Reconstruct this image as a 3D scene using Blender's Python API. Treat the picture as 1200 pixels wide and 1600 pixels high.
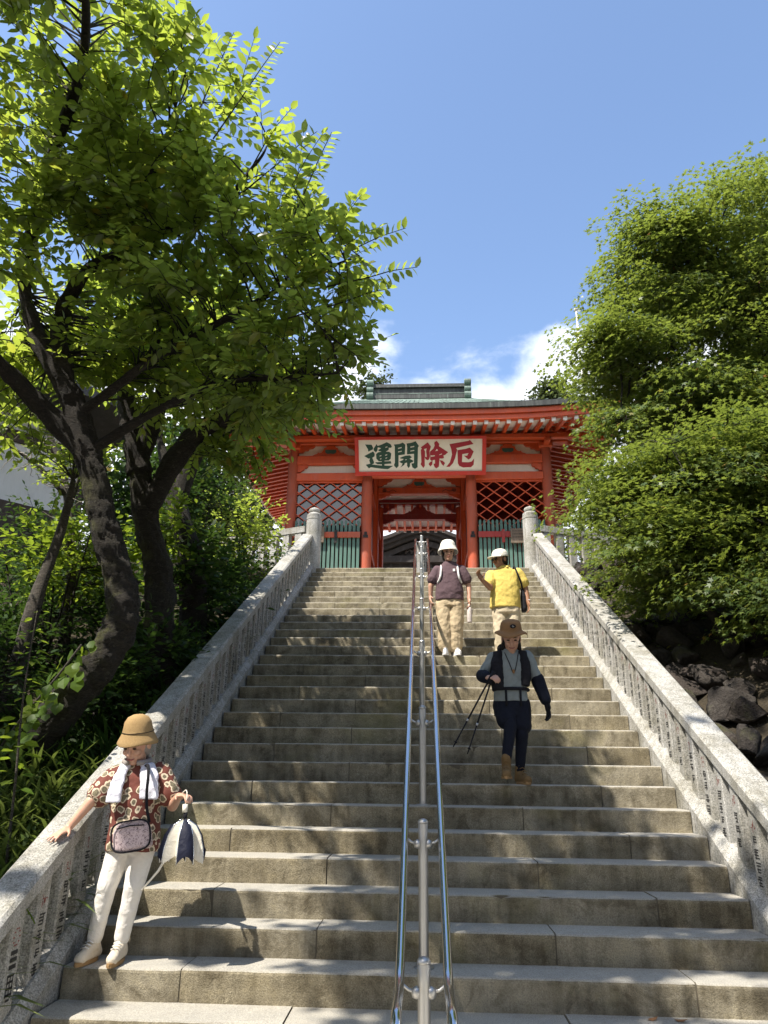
import bpy, bmesh, math, random
import numpy as np
from mathutils import Vector, Matrix, Euler

for o in list(bpy.data.objects):
    bpy.data.objects.remove(o)
SC = bpy.context.scene
COL = SC.collection
R = math.radians

# ------------------------------------------------------------------ camera, sky, sun, exposure
CAM_POS = Vector((0.0, 0.0, 1.6156))          # eye height above the lower landing
c_right = Vector((0.99867336, 0.05003916, 0.01214911))
c_up = Vector((0.00539413, -0.33630173, 0.94173884))
c_fwd = Vector((-0.05120959, 0.94042396, 0.33612549))
cd = bpy.data.cameras.new('camera')
cd.sensor_fit = 'VERTICAL'
cd.sensor_height = 36.0
cd.sensor_width = 27.0
cd.lens = 25.643
cd.clip_start = 0.05
cd.clip_end = 3000
cam = bpy.data.objects.new('camera', cd)
COL.objects.link(cam)
mw = Matrix.Identity(4)
for i in range(3):
    mw[i][0] = c_right[i]; mw[i][1] = c_up[i]; mw[i][2] = -c_fwd[i]; mw[i][3] = CAM_POS[i]
cam.matrix_world = mw
SC.camera = cam

SUN_FROM = Vector((-0.50, -0.47, 1.0)).normalized()     # direction towards the sun
sun_el = math.asin(SUN_FROM.z)
sun_az = math.atan2(SUN_FROM.x, SUN_FROM.y)
sd = bpy.data.lights.new('sun', 'SUN')
sd.energy = 4.3
sd.angle = R(0.53)
sd.color = (1.0, 0.93, 0.82)
sun = bpy.data.objects.new('sun', sd)
COL.objects.link(sun)
sun.rotation_euler = (-SUN_FROM).to_track_quat('-Z', 'Y').to_euler()

world = bpy.data.worlds.new('World')
SC.world = world
world.use_nodes = True
wt = world.node_tree
wt.nodes.clear()
def wn(t, **kw):
    n = wt.nodes.new(t)
    for k, v in kw.items():
        setattr(n, k, v)
    return n
w_out = wn('ShaderNodeOutputWorld')
w_bg = wn('ShaderNodeBackground')
w_bg.inputs['Strength'].default_value = 0.15
w_sky = wn('ShaderNodeTexSky', sky_type='NISHITA')
w_sky.sun_disc = False
w_sky.sun_elevation = sun_el
w_sky.sun_rotation = sun_az
w_sky.altitude = 200
w_sky.air_density = 1.0
w_sky.dust_density = 1.0
w_sky.ozone_density = 1.7
w_tc = wn('ShaderNodeTexCoord')
w_sep = wn('ShaderNodeSeparateXYZ')
wt.links.new(w_tc.outputs['Generated'], w_sep.inputs[0])
w_map = wn('ShaderNodeMapping')
w_map.inputs['Scale'].default_value = (1.0, 1.0, 1.7)
w_map.inputs['Location'].default_value = (0.33, 0.1, 0.22)
wt.links.new(w_tc.outputs['Generated'], w_map.inputs[0])
w_noise = wn('ShaderNodeTexNoise')
w_noise.inputs['Scale'].default_value = 5.0
w_noise.inputs['Detail'].default_value = 9.0
w_noise.inputs['Roughness'].default_value = 0.56
w_noise.inputs['Distortion'].default_value = 0.25
wt.links.new(w_map.outputs[0], w_noise.inputs['Vector'])
# a low bank of cumulus all round the horizon: cover falls off with elevation
w_cov = wn('ShaderNodeMapRange')
w_cov.inputs['From Min'].default_value = 0.44
w_cov.inputs['From Max'].default_value = 0.62
w_cov.inputs['To Min'].default_value = 0.36
w_cov.inputs['To Max'].default_value = -0.26
wt.links.new(w_sep.outputs['Z'], w_cov.inputs['Value'])
w_add = wn('ShaderNodeMath', operation='ADD')
wt.links.new(w_noise.outputs['Fac'], w_add.inputs[0])
wt.links.new(w_cov.outputs[0], w_add.inputs[1])
w_mask = wn('ShaderNodeMapRange', interpolation_type='SMOOTHSTEP')
w_mask.inputs['From Min'].default_value = 0.50
w_mask.inputs['From Max'].default_value = 0.72
wt.links.new(w_add.outputs[0], w_mask.inputs['Value'])
w_mix = wn('ShaderNodeMix', data_type='RGBA')
wt.links.new(w_mask.outputs[0], w_mix.inputs['Factor'])
wt.links.new(w_sky.outputs[0], w_mix.inputs['A'])
w_mix.inputs['B'].default_value = (4.7, 4.9, 5.3, 1)
wt.links.new(w_mix.outputs['Result'], w_bg.inputs['Color'])
wt.links.new(w_bg.outputs[0], w_out.inputs['Surface'])

vs = SC.view_settings
vs.view_transform = 'Standard'
vs.look = 'None'
vs.exposure = 1.08
vs.gamma = 1.0
vs.use_curve_mapping = False
SC.render.engine = 'CYCLES'
SC.cycles.use_denoising = True
SC.cycles.max_bounces = 7
SC.cycles.diffuse_bounces = 4
SC.cycles.glossy_bounces = 3
SC.cycles.transmission_bounces = 5
SC.cycles.transparent_max_bounces = 8
SC.cycles.caustics_reflective = False
SC.cycles.caustics_refractive = False

# ------------------------------------------------------------------ materials
MATS = {}
class NT:
    def __init__(s, name):
        s.m = bpy.data.materials.new(name)
        s.m.use_nodes = True
        s.t = s.m.node_tree
        s.b = s.t.nodes['Principled BSDF']
        s.out = s.t.nodes['Material Output']
    def n(s, t, **kw):
        x = s.t.nodes.new(t)
        for k, v in kw.items():
            setattr(x, k, v)
        return x
    def l(s, a, b):
        s.t.links.new(a, b)
    def coord(s, kind='Object', scale=(1, 1, 1)):
        tc = s.n('ShaderNodeTexCoord')
        mp = s.n('ShaderNodeMapping')
        mp.inputs['Scale'].default_value = scale
        s.l(tc.outputs[kind], mp.inputs[0])
        return mp.outputs[0]
    def wpos(s, scale=(1, 1, 1)):
        g = s.n('ShaderNodeNewGeometry')
        mp = s.n('ShaderNodeMapping')
        mp.inputs['Scale'].default_value = scale
        s.l(g.outputs['Position'], mp.inputs[0])
        return mp.outputs[0]
    def noise(s, vec, scale, detail=4, rough=0.55, dist=0.0):
        x = s.n('ShaderNodeTexNoise')
        x.inputs['Scale'].default_value = scale
        x.inputs['Detail'].default_value = detail
        x.inputs['Roughness'].default_value = rough
        x.inputs['Distortion'].default_value = dist
        s.l(vec, x.inputs['Vector'])
        return x.outputs['Fac']
    def voro(s, vec, scale, feature='F1'):
        x = s.n('ShaderNodeTexVoronoi', feature=feature)
        x.inputs['Scale'].default_value = scale
        s.l(vec, x.inputs['Vector'])
        return x
    def ramp(s, fac, stops):
        x = s.n('ShaderNodeValToRGB')
        e = x.color_ramp.elements
        while len(e) < len(stops):
            e.new(0.5)
        for i, (p, c) in enumerate(stops):
            e[i].position = p
            e[i].color = (c[0], c[1], c[2], 1) if not isinstance(c, (int, float)) else (c, c, c, 1)
        s.l(fac, x.inputs[0])
        return x.outputs[0]
    def mix(s, fac, a, b, blend='MIX'):
        x = s.n('ShaderNodeMix', data_type='RGBA', blend_type=blend)
        if isinstance(fac, (int, float)):
            x.inputs['Factor'].default_value = fac
        else:
            s.l(fac, x.inputs['Factor'])
        for nm, v in (('A', a), ('B', b)):
            if isinstance(v, tuple):
                x.inputs[nm].default_value = (v[0], v[1], v[2], 1)
            else:
                s.l(v, x.inputs[nm])
        return x.outputs['Result']
    def math(s, op, a, b=None):
        x = s.n('ShaderNodeMath', operation=op)
        for i, v in enumerate((a, b)):
            if v is None:
                continue
            if isinstance(v, (int, float)):
                x.inputs[i].default_value = v
            else:
                s.l(v, x.inputs[i])
        return x.outputs[0]
    def bump(s, h, strength=0.3, dist=0.01):
        x = s.n('ShaderNodeBump')
        x.inputs['Strength'].default_value = strength
        x.inputs['Distance'].default_value = dist
        s.l(h, x.inputs['Height'])
        s.l(x.outputs[0], s.b.inputs['Normal'])
    def base(s, v):
        if isinstance(v, tuple):
            s.b.inputs['Base Color'].default_value = (v[0], v[1], v[2], 1)
        else:
            s.l(v, s.b.inputs['Base Color'])
    def set(s, **kw):
        for k, v in kw.items():
            s.b.inputs[k.replace('_', ' ')].default_value = v
    def done(s, key):
        MATS[key] = s.m
        return s.m

def M(k):
    return MATS[k]

# worn granite of the balustrade
t = NT('granite')
p = t.wpos()
speck = t.noise(p, 95, 3, 0.75)
big = t.noise(p, 2.3, 5, 0.6)
mid = t.noise(p, 14, 4, 0.6)
c = t.ramp(speck, [(0.34, (0.16, 0.16, 0.15)), (0.5, (0.37, 0.365, 0.345)), (0.66, (0.58, 0.57, 0.54))])
st = t.ramp(t.math('ADD', t.math('MULTIPLY', big, 0.7), t.math('MULTIPLY', mid, 0.3)), [(0.38, (0.66, 0.64, 0.57)), (0.58, (1.0, 1.0, 1.0))])
c = t.mix(1.0, c, st, 'MULTIPLY')
stk = t.ramp(t.noise(t.wpos((16, 16, 1.1)), 1.0, 5, 0.65), [(0.38, (0.62, 0.60, 0.55)), (0.54, (1, 1, 1))])
c = t.mix(0.6, c, stk, 'MULTIPLY')
lc = t.ramp(t.noise(p, 9, 6, 0.75), [(0.62, 0.0), (0.72, 0.3)])
c = t.mix(lc, c, (0.30, 0.31, 0.24))
t.base(c); t.set(Roughness=0.85)
t.bump(t.math('ADD', speck, t.math('MULTIPLY', mid, 1.5)), 0.35, 0.006)
t.done('granite')

# stair stone: warm, dirty, rough on the riser
t = NT('stair_stone')
p = t.wpos()
speck = t.noise(p, 130, 3, 0.7)
big = t.noise(t.wpos((1.0, 1.0, 2.2)), 1.9, 6, 0.62)
ver = t.noise(t.wpos((9, 9, 1.2)), 1.3, 4, 0.6)
obj = t.n('ShaderNodeObjectInfo')
c = t.ramp(speck, [(0.30, (0.17, 0.145, 0.095)), (0.50, (0.36, 0.305, 0.205)), (0.70, (0.52, 0.45, 0.32))])
c = t.mix(t.math('MULTIPLY', obj.outputs['Random'], 0.35), c, (0.42, 0.39, 0.33))
dirt = t.ramp(t.math('ADD', t.math('MULTIPLY', big, 0.6), t.math('MULTIPLY', ver, 0.4)), [(0.38, (0.38, 0.355, 0.30)), (0.58, (1, 1, 1))])
c = t.mix(0.9, c, dirt, 'MULTIPLY')
blot = t.ramp(t.noise(p, 5.5, 6, 0.7, 0.6), [(0.36, (0.45, 0.42, 0.36)), (0.5, (1, 1, 1)), (0.66, (1.15, 1.13, 1.05))])
c = t.mix(0.75, c, blot, 'MULTIPLY')
moss = t.ramp(t.noise(p, 0.9, 5, 0.65), [(0.55, 0.0), (0.75, 0.55)])
c = t.mix(moss, c, (0.30, 0.27, 0.10))
c = t.mix(1.0, c, (0.74, 0.75, 0.74), 'MULTIPLY')
# treads are worn clean and paler by feet
geo = t.n('ShaderNodeNewGeometry')
sep = t.n('ShaderNodeSeparateXYZ'); t.l(geo.outputs['Normal'], sep.inputs[0])
up = t.ramp(sep.outputs['Z'], [(0.55, 0.0), (0.9, 0.7)])
c = t.mix(up, c, t.ramp(speck, [(0.3, (0.30, 0.285, 0.25)), (0.65, (0.56, 0.54, 0.49))]))
t.base(c); t.set(Roughness=0.9)
t.bump(t.math('ADD', speck, t.noise(p, 45, 3, 0.6)), 0.7, 0.008)
t.done('stair_stone')

t = NT('joint_mortar'); t.base((0.10, 0.085, 0.06)); t.set(Roughness=0.95); t.done('mortar')
t = NT('carved_black_paint'); t.base((0.022, 0.021, 0.020)); t.set(Roughness=0.8); t.done('ink')
t = NT('carved_red_paint'); t.base((0.20, 0.05, 0.04)); t.set(Roughness=0.8); t.done('ink_red')

t = NT('polished_steel'); t.base((0.72, 0.73, 0.74)); t.set(Metallic=1.0, Roughness=0.16)
t.bump(t.noise(t.wpos((60, 3, 3)), 8, 2), 0.03, 0.002); t.done('steel')
t = NT('satin_steel'); t.base((0.46, 0.455, 0.44)); t.set(Metallic=1.0, Roughness=0.42)
t.bump(t.noise(t.wpos((90, 90, 2)), 3, 2), 0.05, 0.002); t.done('satin_steel')

def painted(key, col, dark, rough=0.5, sc=3.0, amount=0.6):
    t = NT(key)
    p = t.wpos((1, 1, 0.6))
    n = t.noise(p, sc, 6, 0.65)
    f = t.noise(t.wpos((14, 14, 1.4)), 3, 4, 0.6)
    m = t.ramp(t.math('ADD', t.math('MULTIPLY', n, 0.6), t.math('MULTIPLY', f, 0.4)), [(0.36, amount), (0.60, 0.0)])
    fade = t.ramp(t.noise(t.wpos((2.5, 2.5, 1)), 2.6, 7, 0.72), [(0.52, 0.0), (0.68, 0.35)])
    cc = t.mix(m, col, dark)
    cc = t.mix(fade, cc, tuple(min(1.0, 0.55 * v + 0.10) for v in col))
    t.base(cc); t.set(Roughness=rough)
    t.bump(t.math('ADD', f, t.noise(t.wpos((40, 40, 3)), 3, 3)), 0.25, 0.006)
    t.done(key)
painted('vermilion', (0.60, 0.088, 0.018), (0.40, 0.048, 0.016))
painted('vermilion_old', (0.40, 0.070, 0.024), (0.27, 0.075, 0.048), 0.7, 2.2, 0.8)
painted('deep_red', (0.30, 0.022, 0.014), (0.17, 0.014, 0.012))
painted('sign_red', (0.52, 0.028, 0.016), (0.42, 0.022, 0.015), 0.45)
painted('plaster', (0.86, 0.82, 0.74), (0.74, 0.69, 0.60), 0.85, 1.6)
painted('rafter_tip_white', (0.82, 0.79, 0.74), (0.7, 0.66, 0.6), 0.7)
t = NT('soffit_white'); t.base(t.mix(t.noise(t.wpos(), 4, 5, 0.6), (0.90, 0.87, 0.81), (0.82, 0.78, 0.70))); t.set(Roughness=0.9); t.done('soffit_white')
painted('fence_green', (0.075, 0.155, 0.125), (0.045, 0.09, 0.075), 0.65, 4)
painted('strut_green', (0.04, 0.10, 0.075), (0.02, 0.05, 0.04), 0.6)
painted('sign_board', (0.74, 0.70, 0.60), (0.66, 0.61, 0.50), 0.6, 1.5, 0.5)
t = NT('sign_green'); t.base((0.012, 0.055, 0.035)); t.set(Roughness=0.5); t.done('sign_green')
t = NT('sign_crimson'); t.base((0.30, 0.008, 0.022)); t.set(Roughness=0.5); t.done('sign_crimson')
t = NT('iron'); t.base((0.02, 0.017, 0.015)); t.set(Roughness=0.6, Metallic=0.3); t.done('iron')
painted('dark_wood', (0.055, 0.036, 0.024), (0.02, 0.014, 0.010), 0.75, 3)
painted('hall_wood', (0.022, 0.015, 0.011), (0.010, 0.007, 0.006), 0.8, 3)
painted('grey_wood', (0.16, 0.12, 0.085), (0.07, 0.05, 0.035), 0.85, 5)
painted('wall_white', (0.70, 0.70, 0.68), (0.60, 0.60, 0.57), 0.9, 0.8, 0.6)
painted('roof_dark', (0.055, 0.053, 0.052), (0.025, 0.024, 0.024), 0.7, 3)

t = NT('copper_patina')
p = t.wpos()
n1 = t.noise(p, 1.8, 6, 0.65); n2 = t.noise(t.wpos((3, 0.8, 0.8)), 6, 4, 0.6)
c = t.ramp(t.math('ADD', t.math('MULTIPLY', n1, 0.55), t.math('MULTIPLY', n2, 0.45)), [(0.33, (0.055, 0.065, 0.05)), (0.5, (0.14, 0.195, 0.165)), (0.66, (0.23, 0.30, 0.26))])
t.base(c); t.set(Roughness=0.75); t.bump(n2, 0.2, 0.02); t.done('copper')
t = NT('copper_dark')
n2 = t.noise(t.wpos((9, 9, 0.7)), 2.0, 5, 0.6)
c = t.ramp(n2, [(0.40, (0.025, 0.027, 0.025)), (0.62, (0.06, 0.065, 0.058)), (0.8, (0.20, 0.28, 0.23))])
t.base(c); t.set(Roughness=0.6); t.done('copper_dark')

t = NT('window_glass')
t.base((0.02, 0.025, 0.03)); t.set(Roughness=0.04, IOR=1.9); t.done('glass')

def bark(key, a, b, moss=None):
    t = NT(key)
    p = t.wpos((1, 1, 2.6))
    n = t.noise(p, 14, 8, 0.78, 1.2)
    f = t.noise(t.wpos((1, 1, 5)), 30, 4, 0.7)
    h = t.math('ADD', t.math('MULTIPLY', n, 0.7), t.math('MULTIPLY', f, 0.3))
    c = t.ramp(h, [(0.40, a), (0.50, tuple((u + v) * 0.4 for u, v in zip(a, b))), (0.60, b), (0.70, tuple(min(1, v * 1.7) for v in b))])
    lich = t.ramp(t.noise(t.wpos((1, 1, 1.6)), 17, 4, 0.75), [(0.60, 0.0), (0.66, 0.55)])
    c = t.mix(lich, c, (0.11, 0.11, 0.085))
    if moss:
        mm = t.ramp(t.noise(t.wpos(), 4.5, 5, 0.7), [(0.50, 0.0), (0.62, 0.85)])
        geo = t.n('ShaderNodeNewGeometry')
        sep = t.n('ShaderNodeSeparateXYZ'); t.l(geo.outputs['Normal'], sep.inputs[0])
        lf = t.ramp(t.math('ADD', t.math('MULTIPLY', sep.outputs['X'], -0.45), t.math('ADD', t.math('MULTIPLY', sep.outputs['Z'], 0.35), 0.5)), [(0.45, 0.15), (0.8, 1.0)])
        c = t.mix(t.math('MULTIPLY', mm, lf), c, moss)
    t.base(c); t.set(Roughness=0.95)
    t.bump(h, 1.0, 0.06)
    t.done(key)
bark('bark', (0.011, 0.009, 0.007), (0.046, 0.038, 0.029), (0.085, 0.088, 0.024))
bark('bark_dark', (0.012, 0.010, 0.008), (0.048, 0.039, 0.031))
bark('bark_pale', (0.045, 0.038, 0.032), (0.15, 0.13, 0.105))
t = NT('dead_twig'); t.base((0.30, 0.27, 0.23)); t.set(Roughness=0.9); t.done('dead_twig')

def leafmat(key, stops, trans, tfac=0.45, rough=0.42, gloss=0.25):
    """two-sided leaf: diffuse + light through the blade + a little sheen"""
    t = NT(key)
    at = t.n('ShaderNodeAttribute', attribute_name='rnd')
    ob = t.n('ShaderNodeObjectInfo')
    v = t.math('FRACT', t.math('ADD', at.outputs['Fac'], ob.outputs['Random']))
    col = t.ramp(v, stops)
    tcol = t.mix(0.65, col, trans)
    tcol = t.mix(1.0, tcol, (1.0, 1.0, 1.0), 'MULTIPLY')
    d = t.b
    t.l(col, d.inputs['Base Color'])
    d.inputs['Roughness'].default_value = rough
    d.inputs['Specular IOR Level'].default_value = gloss
    tr = t.n('ShaderNodeBsdfTranslucent')
    t.l(tcol, tr.inputs['Color'])
    mx = t.n('ShaderNodeMixShader')
    mx.inputs[0].default_value = tfac
    t.l(d.outputs[0], mx.inputs[1]); t.l(tr.outputs[0], mx.inputs[2])
    t.l(mx.outputs[0], t.out.inputs['Surface'])
    t.done(key)
leafmat('leaf_cherry', [(0.0, (0.062, 0.102, 0.030)), (0.45, (0.092, 0.138, 0.036)), (0.85, (0.132, 0.178, 0.042)), (0.98, (0.18, 0.18, 0.03)), (1.0, (0.28, 0.15, 0.02))], (0.56, 0.69, 0.08), 0.61, 0.34, 0.5)
leafmat('leaf_maple', [(0.0, (0.042, 0.078, 0.022)), (0.35, (0.072, 0.116, 0.028)), (0.75, (0.108, 0.146, 0.034)), (0.985, (0.15, 0.175, 0.038)), (1.0, (0.27, 0.11, 0.03))], (0.37, 0.46, 0.06), 0.42, 0.42, 0.4)
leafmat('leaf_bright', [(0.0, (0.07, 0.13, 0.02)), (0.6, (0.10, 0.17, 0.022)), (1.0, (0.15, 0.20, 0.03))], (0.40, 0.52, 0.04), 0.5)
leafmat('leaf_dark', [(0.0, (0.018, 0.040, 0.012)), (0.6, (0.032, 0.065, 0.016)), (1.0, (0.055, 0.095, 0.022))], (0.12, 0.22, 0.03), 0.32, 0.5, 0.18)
leafmat('leaf_grass', [(0.0, (0.05, 0.085, 0.022)), (0.5, (0.09, 0.135, 0.035)), (1.0, (0.17, 0.20, 0.07))], (0.26, 0.34, 0.06), 0.35, 0.45, 0.25)
leafmat('leaf_far', [(0.0, (0.035, 0.055, 0.018)), (1.0, (0.075, 0.095, 0.035))], (0.14, 0.18, 0.05), 0.3, 0.7, 0.1)
t = NT('dry_leaf'); t.base((0.26, 0.13, 0.055)); t.set(Roughness=0.8); t.done('dry_leaf')

t = NT('soil')
p = t.wpos()
n = t.noise(p, 3, 8, 0.7); n2 = t.noise(p, 30, 4, 0.7)
t.base(t.ramp(t.math('ADD', t.math('MULTIPLY', n, 0.5), t.math('MULTIPLY', n2, 0.5)), [(0.35, (0.022, 0.017, 0.010)), (0.55, (0.055, 0.042, 0.024)), (0.7, (0.085, 0.07, 0.04))]))
t.set(Roughness=0.97); t.bump(n2, 0.9, 0.05); t.done('soil')
t = NT('paving')
p = t.wpos()
n = t.noise(p, 120, 3, 0.7)
t.base(t.ramp(n, [(0.35, (0.48, 0.45, 0.39)), (0.65, (0.68, 0.64, 0.56))])); t.set(Roughness=0.92); t.bump(n, 0.4, 0.006); t.done('paving')
t = NT('rock')
p = t.wpos()
n = t.noise(p, 5, 8, 0.7, 0.4); n2 = t.noise(p, 38, 5, 0.7)
c = t.ramp(t.math('ADD', t.math('MULTIPLY', n, 0.6), t.math('MULTIPLY', n2, 0.4)), [(0.38, (0.010, 0.009, 0.008)), (0.52, (0.036, 0.032, 0.028)), (0.68, (0.11, 0.10, 0.088))])
ob = t.n('ShaderNodeObjectInfo')
c = t.mix(t.math('MULTIPLY', ob.outputs['Random'], 0.35), c, (0.10, 0.07, 0.055))
mm = t.ramp(t.noise(p, 2.2, 5, 0.7), [(0.55, 0.0), (0.7, 0.6)])
c = t.mix(mm, c, (0.10, 0.105, 0.035))
t.base(c); t.set(Roughness=0.95); t.bump(t.math('ADD', n, n2), 0.9, 0.04); t.done('rock')

# ------------------------------------------------------------------ mesh helpers
def tag(o, label=None, cat=None, group=None, kind=None):
    if label: o['label'] = label
    if cat: o['category'] = cat
    if group: o['group'] = group
    if kind: o['kind'] = kind
    return o

def empty(name, loc=(0, 0, 0), rz=0.0):
    e = bpy.data.objects.new(name, None)
    e.empty_display_size = 0.1
    e.location = loc
    e.rotation_euler = (0, 0, rz)
    COL.objects.link(e)
    return e

def link(name, me, parent=None, mat=None, loc=None, keep=True):
    o = bpy.data.objects.new(name, me)
    COL.objects.link(o)
    if mat is not None:
        me.materials.append(MATS[mat] if isinstance(mat, str) else mat)
    if loc is not None:
        o.location = loc
    if parent is not None:
        o.parent = parent
        if keep:                       # geometry is given in world space
            o.matrix_parent_inverse = world_mat(parent).inverted()
    return o

def world_mat(o):
    m = Matrix.LocRotScale(o.location, o.rotation_euler, o.scale)
    if o.parent:
        m = world_mat(o.parent) @ o.matrix_parent_inverse @ m
    return m

class MB:
    def __init__(s):
        s.v = []; s.f = []; s.mi = []; s.cur = 0
    def add(s, vs, fs):
        k = len(s.v)
        s.v.extend([tuple(a) for a in vs])
        for f in fs:
            s.f.append(tuple(i + k for i in f)); s.mi.append(s.cur)
        return s
    def box(s, x0, x1, y0, y1, z0, z1):
        return s.add([(x0, y0, z0), (x1, y0, z0), (x1, y1, z0), (x0, y1, z0), (x0, y0, z1), (x1, y0, z1), (x1, y1, z1), (x0, y1, z1)],
                     [(0, 3, 2, 1), (4, 5, 6, 7), (0, 1, 5, 4), (1, 2, 6, 5), (2, 3, 7, 6), (3, 0, 4, 7)])
    def bbox(s, x0, x1, y0, y1, z0, z1, b=0.01):
        """box with chamfered edges"""
        bm = bmesh.new()
        vs = [bm.verts.new(p) for p in [(x0, y0, z0), (x1, y0, z0), (x1, y1, z0), (x0, y1, z0), (x0, y0, z1), (x1, y0, z1), (x1, y1, z1), (x0, y1, z1)]]
        for f in [(0, 3, 2, 1), (4, 5, 6, 7), (0, 1, 5, 4), (1, 2, 6, 5), (2, 3, 7, 6), (3, 0, 4, 7)]:
            bm.faces.new([vs[i] for i in f])
        bmesh.ops.bevel(bm, geom=bm.edges[:], offset=b, segments=1, affect='EDGES', profile=0.5)
        bm.verts.index_update()
        s.add([v.co for v in bm.verts], [[v.index for v in f.verts] for f in bm.faces])
        bm.free()
        return s
    def beam(s, a, b, w, h, up=(0, 0, 1)):
        """square bar from a to b"""
        a = Vector(a); b = Vector(b); d = (b - a).normalized()
        u = Vector(up); x = d.cross(u)
        if x.length < 1e-5:
            x = d.cross(Vector((1, 0, 0)))
        x.normalize(); y = x.cross(d)
        c = []
        for q in (a, b):
            for sx, sy in ((-1, -1), (1, -1), (1, 1), (-1, 1)):
                c.append(q + x * (sx * w / 2) + y * (sy * h / 2))
        return s.add(c, [(0, 1, 2, 3), (7, 6, 5, 4), (4, 5, 1, 0), (5, 6, 2, 1), (6, 7, 3, 2), (7, 4, 0, 3)])
    def ring(s, c, ax, u, rx, ry, n):
        w = ax.cross(u)
        return [c + u * (rx * math.cos(2 * math.pi * i / n)) + w * (ry * math.sin(2 * math.pi * i / n)) for i in range(n)]
    def tube(s, pts, rad, n=8, cap=True):
        pts = [Vector(p) for p in pts]
        if not hasattr(rad, '__len__'):
            rad = [rad] * len(pts)
        vs = []; fs = []
        u = None
        for i, p in enumerate(pts):
            a = pts[max(i - 1, 0)]; b = pts[min(i + 1, len(pts) - 1)]
            d = (b - a)
            if d.length < 1e-9: d = Vector((0, 0, 1))
            d.normalize()
            if u is None:
                u = d.cross(Vector((0, 0, 1)))
                if u.length < 1e-3: u = Vector((1, 0, 0))
            u = (u - d * u.dot(d)); u.normalize()
            vs += s.ring(p, d, u, rad[i], rad[i], n)
        for i in range(len(pts) - 1):
            for j in range(n):
                k = (j + 1) % n
                fs.append((i * n + j, i * n + k, (i + 1) * n + k, (i + 1) * n + j))
        if cap:
            fs.append(tuple(reversed(range(n))))
            fs.append(tuple(range((len(pts) - 1) * n, len(pts) * n)))
        return s.add(vs, fs)
    def lathe(s, prof, c=(0, 0, 0), n=20, axis=None, sx=1.0, sy=1.0):
        """prof: (radius, z) list from bottom to top"""
        c = Vector(c); vs = []; fs = []
        rot = axis if axis is not None else Matrix.Identity(3)
        for r, z in prof:
            for j in range(n):
                a = 2 * math.pi * j / n
                vs.append(c + rot @ Vector((r * sx * math.cos(a), r * sy * math.sin(a), z)))
        for i in range(len(prof) - 1):
            for j in range(n):
                k = (j + 1) % n
                fs.append((i * n + j, i * n + k, (i + 1) * n + k, (i + 1) * n + j))
        fs.append(tuple(reversed(range(n))))
        fs.append(tuple(range((len(prof) - 1) * n, len(prof) * n)))
        return s.add(vs, fs)
    def prism(s, poly, y0, y1):
        """polygon in x,z pushed from y0 to y1"""
        n = len(poly)
        vs = [(x, y0, z) for x, z in poly] + [(x, y1, z) for x, z in poly]
        fs = [tuple(range(n)), tuple(reversed(range(n, 2 * n)))]
        for i in range(n):
            k = (i + 1) % n
            fs.append((k, i, i + n, k + n))
        return s.add(vs, fs)
    def mesh(s, name, smooth=False, mats=()):
        me = bpy.data.meshes.new(name)
        me.from_pydata(s.v, [], s.f)
        for m in mats:
            me.materials.append(MATS[m])
        if len(mats) > 1:
            me.polygons.foreach_set('material_index', s.mi)
        if smooth:
            me.polygons.foreach_set('use_smooth', [True] * len(me.polygons))
        me.update()
        return me
    def build(s, name, mat, parent=None, smooth=False, keep=True):
        mats = (mat,) if isinstance(mat, str) else mat
        return link(name, s.mesh(name, smooth, mats), parent, keep=keep)

def fixnormals(me):
    bm = bmesh.new(); bm.from_mesh(me)
    bmesh.ops.recalc_face_normals(bm, faces=bm.faces[:])
    bm.to_mesh(me); bm.free()

def autosmooth(o, deg=35):
    me = o.data
    me.polygons.foreach_set('use_smooth', [True] * len(me.polygons))
    bm = bmesh.new(); bm.from_mesh(me)
    for e in bm.edges:
        if len(e.link_faces) == 2 and e.calc_face_angle(0) > R(deg):
            e.smooth = False
    bm.to_mesh(me); bm.free()
    return o

def catmull(pts, n=6):
    pts = [Vector(p) for p in pts]
    P = [pts[0] * 2 - pts[1]] + pts + [pts[-1] * 2 - pts[-2]]
    out = []
    for i in range(1, len(P) - 2):
        for k in range(n):
            t = k / n
            a, b, c, d = P[i - 1], P[i], P[i + 1], P[i + 2]
            out.append(0.5 * ((2 * b) + (c - a) * t + (2 * a - 5 * b + 4 * c - d) * t * t + (3 * b - a - 3 * c + d) * t ** 3))
    out.append(pts[-1])
    return out

def lerp_list(v, n):
    out = []
    for i in range(len(v) - 1):
        for k in range(n):
            out.append(v[i] + (v[i + 1] - v[i]) * k / n)
    out.append(v[-1])
    return out
# ------------------------------------------------------------------ ground, stairs, balustrades
RISE, RUN, NST = 0.17, 0.3143, 32
YTOP, XL, XR = 13.9895, -2.1395, 2.150
SL = RISE / RUN
def nose(y):
    return 5.44 + (y - YTOP) * SL
def step_y(k):
    return YTOP - (NST - k) * RUN
def tread_z(y):
    """top of whatever one stands on at y"""
    if y >= YTOP: return 5.44
    k = NST - math.ceil((YTOP - y) / RUN - 1e-6)
    return max(0.0, RISE * k)
rng = random.Random(11)
nrg = np.random.default_rng(5)

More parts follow.
